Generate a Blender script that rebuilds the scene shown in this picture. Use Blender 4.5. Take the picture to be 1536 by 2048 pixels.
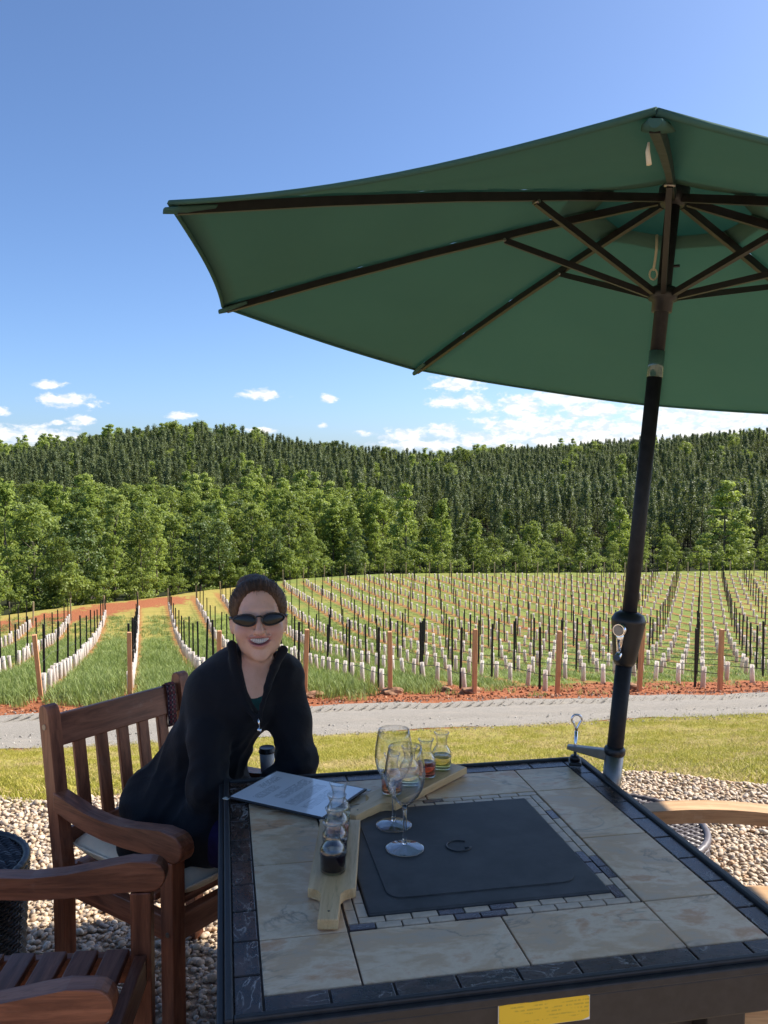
import bpy, bmesh, math, random
import numpy as np
from mathutils import Vector, Matrix, Euler

for o in list(bpy.data.objects):
    bpy.data.objects.remove(o)
random.seed(7)
RNG = np.random.default_rng(11)
PI = math.pi
sc = bpy.context.scene
COL = sc.collection

# ------------------------------------------------------------------ camera
CAM_H = 1.5
FPX = 1690.0 / 1536.0
cam_d = bpy.data.cameras.new('camera')
cam_d.sensor_fit = 'HORIZONTAL'
cam_d.sensor_width = 36.0
cam_d.lens = 36.0 * FPX
cam_d.clip_start = 0.05
cam_d.clip_end = 6000
cam = bpy.data.objects.new('camera', cam_d)
cam.location = (0, 0, CAM_H)
PITCH = math.atan((1024 - 945) / 1690.0)
cam.rotation_euler = (PI / 2 - PITCH, 0, 0)
COL.objects.link(cam)
sc.camera = cam

# ------------------------------------------------------------------ light
SUN_V = Vector((1.05, 0.40, 1.0)).normalized()      # from the scene towards the sun
SUN_EL = math.asin(SUN_V.z)
SUN_AZ = math.atan2(SUN_V.x, SUN_V.y)
sun_d = bpy.data.lights.new('sun', 'SUN')
sun_d.energy = 3.6
sun_d.angle = math.radians(0.53)
sun_d.color = (1.0, 0.93, 0.82)
sun = bpy.data.objects.new('sun', sun_d)
sun.rotation_euler = (-SUN_V).to_track_quat('-Z', 'Y').to_euler()
sun.location = (8, 2, 12)
COL.objects.link(sun)

vs = sc.view_settings
vs.view_transform = 'Standard'
vs.look = 'None'
vs.exposure = 1.48
vs.gamma = 1.0
vs.use_curve_mapping = False
sc.cycles.use_denoising = True
sc.cycles.max_bounces = 8
sc.cycles.diffuse_bounces = 4
sc.cycles.glossy_bounces = 4
sc.cycles.transparent_max_bounces = 20
sc.cycles.transmission_bounces = 8
sc.cycles.caustics_refractive = False
sc.cycles.caustics_reflective = False
sc.cycles.sample_clamp_indirect = 6

world = bpy.data.worlds.new('World')
sc.world = world
world.use_nodes = True


class NT:
    """small helper round a node tree"""
    def __init__(s, nt):
        s.nt = nt

    def n(s, t, **kw):
        nd = s.nt.nodes.new(t)
        for k, v in kw.items():
            if k.startswith('i_'):
                nd.inputs[k[2:].replace('_', ' ')].default_value = v
            else:
                setattr(nd, k, v)
        return nd

    def l(s, a, b):
        s.nt.links.new(a, b)

    def put(s, sock, v):
        if hasattr(v, 'is_output') or hasattr(v, 'links'):
            s.l(v, sock)
        else:
            sock.default_value = v

    def math(s, op, a, b=None, c=None, clamp=False):
        nd = s.nt.nodes.new('ShaderNodeMath')
        nd.operation = op
        nd.use_clamp = clamp
        for i, v in enumerate((a, b, c)):
            if v is not None:
                s.put(nd.inputs[i], v)
        return nd.outputs[0]

    def vmath(s, op, a, b=None, c=None):
        nd = s.nt.nodes.new('ShaderNodeVectorMath')
        nd.operation = op
        for i, v in enumerate((a, b, c)):
            if v is not None:
                s.put(nd.inputs[i], v)
        return nd

    def mix(s, f, a, b, blend='MIX'):
        nd = s.nt.nodes.new('ShaderNodeMix')
        nd.data_type = 'RGBA'
        nd.blend_type = blend
        s.put(nd.inputs[0], f)
        for i, v in ((6, a), (7, b)):
            if isinstance(v, tuple) and len(v) == 3:
                v = v + (1,)
            s.put(nd.inputs[i], v)
        return nd.outputs[2]

    def ramp(s, f, stops, interp='LINEAR'):
        nd = s.nt.nodes.new('ShaderNodeValToRGB')
        cr = nd.color_ramp
        cr.interpolation = interp
        while len(cr.elements) < len(stops):
            cr.elements.new(0.5)
        for e, (p, c) in zip(cr.elements, stops):
            e.position = p
            e.color = tuple(c) + (1,) if len(c) == 3 else c
        s.put(nd.inputs[0], f)
        return nd.outputs[0]

    def smooth(s, v, a, b):
        nd = s.nt.nodes.new('ShaderNodeMapRange')
        nd.interpolation_type = 'SMOOTHSTEP'
        s.put(nd.inputs[0], v)
        nd.inputs[1].default_value = a
        nd.inputs[2].default_value = b
        return nd.outputs[0]

    def noise(s, vec, scale, detail=4, rough=0.55, dist=0.0):
        nd = s.nt.nodes.new('ShaderNodeTexNoise')
        nd.inputs['Scale'].default_value = scale
        nd.inputs['Detail'].default_value = detail
        nd.inputs['Roughness'].default_value = rough
        nd.inputs['Distortion'].default_value = dist
        if vec is not None:
            s.l(vec, nd.inputs['Vector'])
        return nd.outputs[0]

    def coord(s, which='Object', scale=(1, 1, 1), rot=(0, 0, 0)):
        tc = s.nt.nodes.new('ShaderNodeTexCoord')
        mp = s.nt.nodes.new('ShaderNodeMapping')
        mp.inputs['Scale'].default_value = scale
        mp.inputs['Rotation'].default_value = rot
        s.l(tc.outputs[which], mp.inputs[0])
        return mp.outputs[0]


# sky with a band of fair weather cumulus over the horizon
def build_world():
    N = NT(world.node_tree)
    for nd in list(N.nt.nodes):
        N.nt.nodes.remove(nd)
    out = N.n('ShaderNodeOutputWorld')
    bg = N.n('ShaderNodeBackground')
    bg.inputs['Strength'].default_value = 0.075
    sky = N.n('ShaderNodeTexSky')
    sky.sky_type = 'NISHITA'
    sky.sun_disc = False
    sky.sun_elevation = SUN_EL
    sky.sun_rotation = SUN_AZ
    sky.altitude = 0
    sky.air_density = 0.75
    sky.dust_density = 1.2
    sky.ozone_density = 7.0
    tc = N.n('ShaderNodeTexCoord')
    sep = N.n('ShaderNodeSeparateXYZ')
    N.l(tc.outputs['Generated'], sep.inputs[0])
    az = N.math('ARCTAN2', sep.outputs[0], sep.outputs[1])
    el = N.math('ARCSINE', sep.outputs[2])
    comb = N.n('ShaderNodeCombineXYZ')
    N.l(az, comb.inputs[0])
    N.l(el, comb.inputs[1])
    P = comb.outputs[0]
    # clouds that can be told apart: centre (px of the photograph), half width, half height -> bearing and elevation
    C = [(140, 803, 50, 13), (168, 840, 24, 9), (112, 846, 16, 6), (45, 872, 95, 19), (130, 880, 60, 14), (245, 876, 26, 11),
         (363, 831, 32, 8), (527, 789, 36, 8), (658, 797, 14, 7), (515, 861, 28, 5), (725, 866, 12, 5), (645, 851, 8, 4), (-5, 822, 22, 10),
         (100, 770, 26, 7), (915, 768, 44, 15), (945, 806, 26, 15), (890, 806, 30, 8), (815, 872, 42, 13), (885, 862, 26, 13),
         (860, 890, 90, 9), (1045, 815, 50, 20), (1055, 850, 75, 20), (990, 880, 80, 15), (1135, 797, 75, 13), (1180, 822, 60, 14),
         (1210, 868, 110, 26), (1330, 830, 95, 18), (1390, 866, 130, 20), (1500, 838, 130, 16), (1560, 880, 150, 20), (1110, 885, 70, 14),
         (1700, 820, 120, 20), (1800, 870, 160, 24), (-160, 868, 110, 18), (-300, 830, 70, 14)]
    f = 1690.0
    best = None
    for (x, y, rx, ry) in C:
        a0 = math.atan((x - 768) / f)
        e0 = math.atan((945 - y) / f * math.cos(a0))
        kk = 0.92 if x < 400 else 1.15
        ra, re = rx / f * kk, ry / f * kk * 1.04
        v = N.vmath('MULTIPLY_ADD', P, (1 / ra, 1 / re, 0), (-a0 / ra, -e0 / re, 0)).outputs[0]
        q = N.vmath('LENGTH', v).outputs['Value']
        best = q if best is None else N.math('SMOOTH_MIN', best, q, 0.25)
    # the same kind of sky goes on all round
    sc1 = N.vmath('MULTIPLY', P, (9.0, 26.0, 1.0)).outputs[0]
    big = N.noise(sc1, 1.0, 3, 0.5)
    band = N.math('MULTIPLY', N.smooth(el, 0.0, 0.03), N.math('SUBTRACT', 1.0, N.smooth(el, 0.06, 0.13)))
    away = N.smooth(N.math('ABSOLUTE', az), 0.52, 0.62)
    other = N.math('MULTIPLY', N.math('MULTIPLY', N.smooth(big, 0.52, 0.66), band), away)
    fine = N.vmath('MULTIPLY', P, (46.0, 90.0, 1.0)).outputs[0]
    nz = N.noise(fine, 1.0, 6, 0.62, 0.35)
    puff = N.noise(N.vmath('MULTIPLY', P, (120.0, 170.0, 1.0)).outputs[0], 1.0, 4, 0.6)
    dens = N.math('SUBTRACT', 1.0, best)
    dens = N.math('MAXIMUM', dens, N.math('SUBTRACT', N.math('MULTIPLY', other, 3.6), 2.9))
    dens = N.math('ADD', dens, N.math('MULTIPLY', N.math('SUBTRACT', nz, 0.5), 3.2))
    dens = N.math('ADD', dens, N.math('MULTIPLY', N.math('SUBTRACT', puff, 0.5), 0.9))
    alpha = N.math('MULTIPLY', N.smooth(dens, -0.35, 0.55), 0.95)
    shade = N.noise(N.vmath('MULTIPLY', P, (60.0, 130.0, 1.0)).outputs[0], 1.0, 4, 0.6)
    ccol = N.mix(N.smooth(N.math('ADD', shade, N.math('MULTIPLY', dens, 0.10)), 0.42, 0.62), (3.9, 4.4, 5.2), (5.6, 5.55, 5.5))
    col = N.mix(alpha, sky.outputs[0], ccol)
    N.l(col, bg.inputs['Color'])
    N.l(bg.outputs[0], out.inputs['Surface'])


build_world()


# ------------------------------------------------------------------ helpers
def ray(px, py):
    a = (px - 768) / 1690.0
    b = -(py - 1024) / 1690.0
    return Vector((a, math.cos(PITCH) + b * math.sin(PITCH), -math.sin(PITCH) + b * math.cos(PITCH)))


def onz(px, py, z):
    r = ray(px, py)
    t = (z - CAM_H) / r.z
    return Vector((r.x * t, r.y * t, z))


def aty(px, py, Y):
    r = ray(px, py)
    t = Y / r.y
    return Vector((r.x * t, Y, CAM_H + r.z * t))


def tag(o, label=None, cat=None, group=None, kind=None):
    if label:
        o['label'] = label
    if cat:
        o['category'] = cat
    if group:
        o['group'] = group
    if kind:
        o['kind'] = kind
    return o


def empty(name, loc=(0, 0, 0), rz=0.0):
    o = bpy.data.objects.new(name, None)
    o.empty_display_size = 0.1
    o.location = loc
    o.rotation_euler = (0, 0, rz)
    COL.objects.link(o)
    return o


def mesh_obj(name, verts, faces, m, parent=None, smooth=False, loc=None):
    me = bpy.data.meshes.new(name)
    me.from_pydata([tuple(v) for v in verts], [], [tuple(f) for f in faces])
    if m is not None:
        me.materials.append(m)
    if smooth:
        me.polygons.foreach_set('use_smooth', [True] * len(me.polygons))
    me.update()
    o = bpy.data.objects.new(name, me)
    COL.objects.link(o)
    if parent is not None:
        o.parent = parent
    if loc is not None:
        o.location = loc
    return o


def share(name, me, parent=None, loc=(0, 0, 0), rot=(0, 0, 0), scale=(1, 1, 1)):
    o = bpy.data.objects.new(name, me)
    COL.objects.link(o)
    if parent is not None:
        o.parent = parent
    o.location = loc
    o.rotation_euler = rot
    o.scale = scale
    return o


def np_mesh(name, V, Fc, m=None, smooth=False):
    """fast mesh from numpy arrays, all faces with the same corner count"""
    me = bpy.data.meshes.new(name)
    V = np.ascontiguousarray(V, dtype=np.float32)
    Fc = np.ascontiguousarray(Fc, dtype=np.int32)
    n, k = Fc.shape
    me.vertices.add(len(V))
    me.vertices.foreach_set('co', V.ravel())
    me.loops.add(n * k)
    me.loops.foreach_set('vertex_index', Fc.ravel())
    me.polygons.add(n)
    me.polygons.foreach_set('loop_start', np.arange(0, n * k, k, dtype=np.int32))
    if smooth:
        me.polygons.foreach_set('use_smooth', np.ones(n, dtype=bool))
    if m is not None:
        me.materials.append(m)
    me.update(calc_edges=True)
    me.validate()
    return me


class MB:
    """collects shapes; build() links them as one mesh object"""
    def __init__(s):
        s.bm = bmesh.new()

    def _add(s, verts, faces, M=None, smooth=False):
        vs_ = [s.bm.verts.new(M @ Vector(v) if M else Vector(v)) for v in verts]
        out = []
        for f in faces:
            try:
                fc = s.bm.faces.new([vs_[i] for i in f])
                fc.smooth = smooth
                out.append(fc)
            except ValueError:
                pass
        return vs_, out

    def box(s, c, size, M=None, bev=0.0, seg=2):
        x, y, z = (d / 2 for d in size)
        v = [(c[0] + i * x, c[1] + j * y, c[2] + k * z) for i in (-1, 1) for j in (-1, 1) for k in (-1, 1)]
        f = [(0, 1, 3, 2), (4, 6, 7, 5), (0, 4, 5, 1), (2, 3, 7, 6), (0, 2, 6, 4), (1, 5, 7, 3)]
        vs_, fs = s._add(v, f, M)
        if bev > 0:
            es = list({e for fc in fs for e in fc.edges})
            bmesh.ops.bevel(s.bm, geom=es, offset=bev, segments=seg, affect='EDGES', profile=0.5, clamp_overlap=True)
        return s

    def prism(s, outline, h0, h1, M=None, bev=0.0, seg=2):
        """outline: list of (a,b); extruded along the third axis from h0 to h1 (M maps a,b,h)"""
        n = len(outline)
        v = [(a, b, h0) for a, b in outline] + [(a, b, h1) for a, b in outline]
        f = [tuple(range(n))[::-1], tuple(range(n, 2 * n))] + [(i, (i + 1) % n, n + (i + 1) % n, n + i) for i in range(n)]
        vs_, fs = s._add(v, f, M)
        if bev > 0:
            es = list({e for fc in fs[:2] for e in fc.edges})
            bmesh.ops.bevel(s.bm, geom=es, offset=bev, segments=seg, affect='EDGES', profile=0.5, clamp_overlap=True)
        return s

    def tube(s, path, r, n=10, cap=True, smooth=True, up=None):
        pts = [Vector(p) for p in path]
        rs = r if isinstance(r, (list, tuple)) else [r] * len(pts)
        rings = []
        ref = Vector(up) if up else None
        for i, p in enumerate(pts):
            if i == 0:
                d = pts[1] - pts[0]
            elif i == len(pts) - 1:
                d = pts[-1] - pts[-2]
            else:
                d = (pts[i + 1] - p).normalized() + (p - pts[i - 1]).normalized()
            d.normalize()
            if ref is None:
                ref = Vector((0, 0, 1)) if abs(d.z) < 0.9 else Vector((1, 0, 0))
            a = d.cross(ref)
            if a.length < 1e-6:
                a = d.cross(Vector((0.3, 0.8, 0.5)))
            a.normalize()
            b = a.cross(d)
            ref = b
            rings.append([s.bm.verts.new(p + rs[i] * (math.cos(t) * a + math.sin(t) * b)) for t in [2 * PI * k / n for k in range(n)]])
        for i in range(len(rings) - 1):
            for k in range(n):
                fc = s.bm.faces.new((rings[i][k], rings[i][(k + 1) % n], rings[i + 1][(k + 1) % n], rings[i + 1][k]))
                fc.smooth = smooth
        if cap:
            s.bm.faces.new(rings[0][::-1])
            s.bm.faces.new(rings[-1])
        return s

    def lathe(s, prof, n=32, M=None, smooth=True, close=False):
        """prof: (r,z) pairs"""
        rings = []
        for r, z in prof:
            if r < 1e-6:
                p = Vector((0, 0, z))
                rings.append([s.bm.verts.new(M @ p if M else p)])
            else:
                rings.append([s.bm.verts.new((M @ Vector((r * math.cos(2 * PI * k / n), r * math.sin(2 * PI * k / n), z))) if M else
                                             Vector((r * math.cos(2 * PI * k / n), r * math.sin(2 * PI * k / n), z))) for k in range(n)])
        idx = list(range(len(rings) - 1))
        prs = [(rings[i], rings[i + 1]) for i in idx]
        if close:
            prs.append((rings[-1], rings[0]))
        for A, B in prs:
            for k in range(n):
                k2 = (k + 1) % n
                q = [A[k % len(A)], A[k2 % len(A)], B[k2 % len(B)], B[k % len(B)]]
                u = []
                for v in q:
                    if v not in u:
                        u.append(v)
                if len(u) > 2:
                    try:
                        fc = s.bm.faces.new(u)
                        fc.smooth = smooth
                    except ValueError:
                        pass
        return s

    def quad(s, a, b, c, d, smooth=False):
        s._add([a, b, c, d], [(0, 1, 2, 3)], smooth=smooth)
        return s

    def build(s, name, m, parent=None, loc=None, recalc=True, autosmooth=None):
        if recalc:
            bmesh.ops.recalc_face_normals(s.bm, faces=s.bm.faces)
        me = bpy.data.meshes.new(name)
        s.bm.to_mesh(me)
        s.bm.free()
        if m is not None:
            me.materials.append(m)
        o = bpy.data.objects.new(name, me)
        COL.objects.link(o)
        if parent is not None:
            o.parent = parent
        if loc is not None:
            o.location = loc
        return o


def scatter(name, pts, rot, scl, vid, variants):
    """geometry-node scatter of small ground cover (one object)"""
    me = bpy.data.meshes.new(name)
    n = len(pts)
    me.vertices.add(n)
    me.vertices.foreach_set('co', np.ascontiguousarray(pts, dtype=np.float32).ravel())
    a = me.attributes.new('rot', 'FLOAT_VECTOR', 'POINT')
    a.data.foreach_set('vector', np.ascontiguousarray(rot, dtype=np.float32).ravel())
    a = me.attributes.new('scl', 'FLOAT_VECTOR', 'POINT')
    a.data.foreach_set('vector', np.ascontiguousarray(scl, dtype=np.float32).ravel())
    a = me.attributes.new('vid', 'INT', 'POINT')
    a.data.foreach_set('value', np.ascontiguousarray(vid, dtype=np.int32))
    me.update()
    o = bpy.data.objects.new(name, me)
    COL.objects.link(o)
    vc = bpy.data.collections.new(name + '_pieces')
    for v in variants:
        vc.objects.link(v)
    g = bpy.data.node_groups.new(name + '_scatter', 'GeometryNodeTree')
    g.interface.new_socket('Geometry', in_out='INPUT', socket_type='NodeSocketGeometry')
    g.interface.new_socket('Geometry', in_out='OUTPUT', socket_type='NodeSocketGeometry')
    gi = g.nodes.new('NodeGroupInput')
    go = g.nodes.new('NodeGroupOutput')
    iop = g.nodes.new('GeometryNodeInstanceOnPoints')
    ci = g.nodes.new('GeometryNodeCollectionInfo')
    ci.inputs['Collection'].default_value = vc
    ci.inputs['Separate Children'].default_value = True
    ci.inputs['Reset Children'].default_value = True

    def attr(nm, tp):
        nd = g.nodes.new('GeometryNodeInputNamedAttribute')
        nd.data_type = tp
        nd.inputs['Name'].default_value = nm
        return nd.outputs['Attribute']
    e2r = g.nodes.new('FunctionNodeEulerToRotation')
    g.links.new(attr('rot', 'FLOAT_VECTOR'), e2r.inputs[0])
    g.links.new(gi.outputs[0], iop.inputs['Points'])
    g.links.new(ci.outputs[0], iop.inputs['Instance'])
    iop.inputs['Pick Instance'].default_value = True
    g.links.new(attr('vid', 'INT'), iop.inputs['Instance Index'])
    g.links.new(e2r.outputs[0], iop.inputs['Rotation'])
    g.links.new(attr('scl', 'FLOAT_VECTOR'), iop.inputs['Scale'])
    g.links.new(iop.outputs[0], go.inputs[0])
    md = o.modifiers.new('scatter', 'NODES')
    md.node_group = g
    return o


def loose(name, me):
    """a mesh object that is only used as a scatter piece"""
    return bpy.data.objects.new(name, me)


# ------------------------------------------------------------------ materials
def new_mat(name, base=(0.5, 0.5, 0.5), rough=0.6, metal=0.0, spec=0.5):
    m = bpy.data.materials.new(name)
    m.use_nodes = True
    N = NT(m.node_tree)
    b = m.node_tree.nodes['Principled BSDF']
    b.inputs['Base Color'].default_value = tuple(base) + (1,)
    b.inputs['Roughness'].default_value = rough
    b.inputs['Metallic'].default_value = metal
    b.inputs['Specular IOR Level'].default_value = spec
    return m, N, b


def add_bump(N, b, h, strength=0.3, dist=0.01):
    bp = N.n('ShaderNodeBump')
    bp.inputs['Strength'].default_value = strength
    bp.inputs['Distance'].default_value = dist
    N.l(h, bp.inputs['Height'])
    N.l(bp.outputs[0], b.inputs['Normal'])


def wood_mat(name, dark, light, axis=0, scale=1.0, rough=0.5, worn=None, coord='Object'):
    m, N, b = new_mat(name, rough=rough)
    st = [14.0, 14.0, 14.0]
    st[axis] = 1.2
    v = N.coord(coord, tuple(scale * k for k in st))
    info = N.n('ShaderNodeObjectInfo')
    off = N.vmath('ADD', v, N.vmath('SCALE', info.outputs['Random']).outputs[0]).outputs[0]
    sv = N.n('ShaderNodeCombineXYZ')
    for k in range(3):
        N.l(N.math('MULTIPLY', info.outputs['Random'], 37.0), sv.inputs[k])
    off = N.vmath('ADD', v, sv.outputs[0]).outputs[0]
    g = N.noise(off, 3.0, 6, 0.65, 0.6)
    g2 = N.noise(off, 14.0, 3, 0.6)
    c = N.mix(N.smooth(g, 0.3, 0.72), dark, light)
    c = N.mix(N.math('MULTIPLY', N.smooth(g2, 0.5, 0.75), 0.35), c, tuple(k * 0.45 for k in dark))
    if worn:
        w = N.noise(N.coord(coord, (6, 6, 6)), 1.4, 6, 0.7)
        c = N.mix(N.math('MULTIPLY', N.smooth(w, 0.58, 0.72), 0.55), c, worn)
    c = N.mix(N.math('MULTIPLY', N.math('SUBTRACT', info.outputs['Random'], 0.5), 0.0), c, c)
    N.l(c, b.inputs['Base Color'])
    N.l(N.math('ADD', N.math('MULTIPLY', g2, 0.25), rough - 0.12), b.inputs['Roughness'])
    add_bump(N, b, g2, 0.25, 0.002)
    return m


def leaf_mat(name, cols, trans=0.35, rough=0.55, var=0.5):
    m = bpy.data.materials.new(name)
    m.use_nodes = True
    N = NT(m.node_tree)
    for nd in list(N.nt.nodes):
        N.nt.nodes.remove(nd)
    out = N.n('ShaderNodeOutputMaterial')
    info = N.n('ShaderNodeObjectInfo')
    geo = N.n('ShaderNodeNewGeometry')
    nz = N.noise(N.coord('Object', (1, 1, 1)), 0.9, 3, 0.6)
    k = N.math('ADD', N.math('MULTIPLY', info.outputs['Random'], var), N.math('MULTIPLY', geo.outputs['Random Per Island'], 1 - var))
    k = N.math('ADD', N.math('MULTIPLY', k, 0.75), N.math('MULTIPLY', nz, 0.25))
    c = N.ramp(k, [(i / (len(cols) - 1) * 0.8 + 0.1, q) for i, q in enumerate(cols)])
    d = N.n('ShaderNodeBsdfPrincipled')
    N.l(c, d.inputs['Base Color'])
    d.inputs['Roughness'].default_value = rough
    d.inputs['Specular IOR Level'].default_value = 0.3
    t = N.n('ShaderNodeBsdfTranslucent')
    N.l(N.mix(0.45, c, (0.36, 0.42, 0.05), 'MIX'), t.inputs['Color'])
    mx = N.n('ShaderNodeMixShader')
    mx.inputs[0].default_value = trans
    N.l(d.outputs[0], mx.inputs[1])
    N.l(t.outputs[0], mx.inputs[2])
    N.l(mx.outputs[0], out.inputs['Surface'])
    return m


M = {}
M['brown_wood'] = wood_mat('stained_brown_wood', (0.15, 0.044, 0.020), (0.40, 0.14, 0.066), 0, 1.0, 0.42, (0.32, 0.16, 0.10))
M['brown_wood_v'] = wood_mat('stained_brown_wood_upright', (0.15, 0.044, 0.020), (0.40, 0.14, 0.066), 2, 1.0, 0.42, (0.30, 0.14, 0.09))
M['brown_wood_y'] = wood_mat('stained_brown_wood_cross', (0.14, 0.044, 0.022), (0.37, 0.14, 0.074), 1, 1.0, 0.45, (0.34, 0.20, 0.15))
M['pale_wood'] = wood_mat('pale_teak', (0.42, 0.24, 0.11), (0.62, 0.40, 0.21), 0, 1.0, 0.5, (0.66, 0.5, 0.34))
M['pale_wood_v'] = wood_mat('pale_teak_upright', (0.40, 0.22, 0.10), (0.58, 0.36, 0.19), 2, 1.0, 0.5)
M['pale_wood_y'] = wood_mat('pale_teak_cross', (0.40, 0.22, 0.10), (0.60, 0.38, 0.20), 1, 1.0, 0.5)
M['board_wood'] = wood_mat('pine_board', (0.68, 0.40, 0.17), (0.82, 0.54, 0.26), 1, 1.3, 0.45, (0.60, 0.33, 0.14))
M['post_wood'] = wood_mat('treated_pine_post', (0.50, 0.235, 0.11), (0.68, 0.37, 0.19), 2, 0.6, 0.7, (0.44, 0.22, 0.11))
M['old_post'] = wood_mat('weathered_pine_post', (0.36, 0.27, 0.15), (0.55, 0.43, 0.26), 2, 0.6, 0.8)


def simple(name, base, rough=0.5, metal=0.0, spec=0.5, nscale=None, amt=0.25, bump=0.0, bdist=0.002):
    m, N, b = new_mat(name, base, rough, metal, spec)
    if nscale:
        nz = N.noise(N.coord('Object'), nscale, 6, 0.62)
        c = N.mix(N.math('MULTIPLY', N.smooth(nz, 0.3, 0.75), 1.0), tuple(k * (1 - amt) for k in base), tuple(min(1, k * (1 + amt)) for k in base))
        N.l(c, b.inputs['Base Color'])
        N.l(N.math('ADD', rough - 0.1, N.math('MULTIPLY', nz, 0.2)), b.inputs['Roughness'])
        if bump:
            add_bump(N, b, nz, bump, bdist)
    return m


M['black_metal'] = simple('black_powder_coat', (0.022, 0.022, 0.026), 0.38, 0.0, 0.5, 60, 0.25, 0.06)
M['rim_metal'] = simple('dark_rim_metal', (0.030, 0.028, 0.028), 0.5, 0.0, 0.4, 40, 0.25, 0.05)
M['base_metal'] = simple('dark_brown_base', (0.028, 0.024, 0.022), 0.5, 0.0, 0.5, 30, 0.3, 0.05)
M['pole'] = simple('charcoal_pole', (0.018, 0.018, 0.020), 0.55, 0.0, 0.25, 45, 0.3, 0.04)
M['rib'] = simple('bronze_rib', (0.014, 0.012, 0.012), 0.45, 0.0, 0.5, 45, 0.25)
M['plastic'] = simple('black_plastic', (0.012, 0.012, 0.013), 0.42, 0.0, 0.5)
M['chrome'] = simple('bright_chrome', (0.82, 0.82, 0.84), 0.12, 1.0)
M['steel'] = simple('brushed_steel', (0.30, 0.275, 0.24), 0.4, 1.0, 0.5, 25, 0.12)
M['cord'] = simple('cream_cord', (0.62, 0.55, 0.40), 0.8)
M['grout'] = simple('brown_grout', (0.10, 0.075, 0.062), 0.85, 0, 0.3, 60, 0.3)
M['slate'] = simple('slate_lid', (0.072, 0.068, 0.066), 0.60, 0.0, 0.3, 9, 0.35, 0.10, 0.001)
M['mosaic_light'] = simple('cream_mosaic', (0.66, 0.49, 0.33), 0.4, 0, 0.4, 25, 0.2)
M['stake'] = simple('black_stake', (0.016, 0.014, 0.014), 0.55, 0, 0.4, 8, 0.4)
M['wire'] = simple('dripline', (0.014, 0.014, 0.014), 0.5)
M['thin_wire'] = simple('trellis_steel_wire', (0.25, 0.24, 0.23), 0.45, 0.8)
M['white_paint'] = simple('white_card', (0.72, 0.71, 0.68), 0.6)
M['rock'] = simple('red_rock', (0.30, 0.16, 0.09), 0.85, 0, 0.3, 9, 0.5, 0.5, 0.02)
M['clip'] = simple('clear_clip', (0.6, 0.58, 0.5), 0.3)
M['ribbon'] = simple('orange_ribbon', (0.75, 0.17, 0.03), 0.7)


def tile_mat(name, cols, vein=None, rough=0.3, scale=5.0):
    m, N, b = new_mat(name, rough=rough)
    info = N.n('ShaderNodeObjectInfo')
    sv = N.n('ShaderNodeCombineXYZ')
    N.l(N.math('MULTIPLY', info.outputs['Random'], 53.0), sv.inputs[0])
    N.l(N.math('MULTIPLY', info.outputs['Random'], 91.0), sv.inputs[1])
    v = N.vmath('ADD', N.coord('Object', (1, 1.8, 1), (0, 0, 0.6)), sv.outputs[0]).outputs[0]
    n1 = N.noise(v, scale, 7, 0.62, 0.5)
    n2 = N.noise(v, scale * 4.5, 6, 0.65, 0.4)
    k = N.math('ADD', N.math('MULTIPLY', n1, 0.72), N.math('MULTIPLY', n2, 0.28))
    c = N.ramp(k, [(0.31 + 0.38 * i / (len(cols) - 1), q) for i, q in enumerate(cols)])
    if vein:
        n3 = N.noise(v, scale * vein[2], 5, 0.55, 1.6)
        ln = N.math('SUBTRACT', 1.0, N.math('MULTIPLY', N.math('ABSOLUTE', N.math('SUBTRACT', n3, 0.5)), vein[3]), clamp=True)
        ln = N.math('MULTIPLY', N.math('POWER', ln, 3.0), N.smooth(N.noise(v, scale * 0.8, 2), 0.42, 0.62))
        c = N.mix(N.math('MULTIPLY', ln, vein[1]), c, vein[0])
    N.l(c, b.inputs['Base Color'])
    N.l(N.math('ADD', rough - 0.1, N.math('MULTIPLY', n2, 0.22)), b.inputs['Roughness'])
    add_bump(N, b, n2, 0.08, 0.001)
    return m


M['tile'] = tile_mat('beige_stone_tile', [(0.44, 0.29, 0.18), (0.62, 0.44, 0.28), (0.68, 0.43, 0.23), (0.82, 0.60, 0.38), (0.66, 0.34, 0.16), (0.68, 0.51, 0.34)],
                     ((0.20, 0.14, 0.10), 0.6, 0.9, 22.0), 0.42, 4.0)
M['marble'] = tile_mat('dark_marble_tile', [(0.014, 0.011, 0.010), (0.036, 0.026, 0.020), (0.085, 0.046, 0.030), (0.030, 0.026, 0.026)],
                       ((0.50, 0.44, 0.38), 0.9, 1.1, 30.0), 0.27, 9.0)
M['mosaic_dark'] = tile_mat('purple_slate_mosaic', [(0.05, 0.038, 0.036), (0.11, 0.078, 0.074), (0.19, 0.125, 0.105)], None, 0.25, 16.0)


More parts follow.
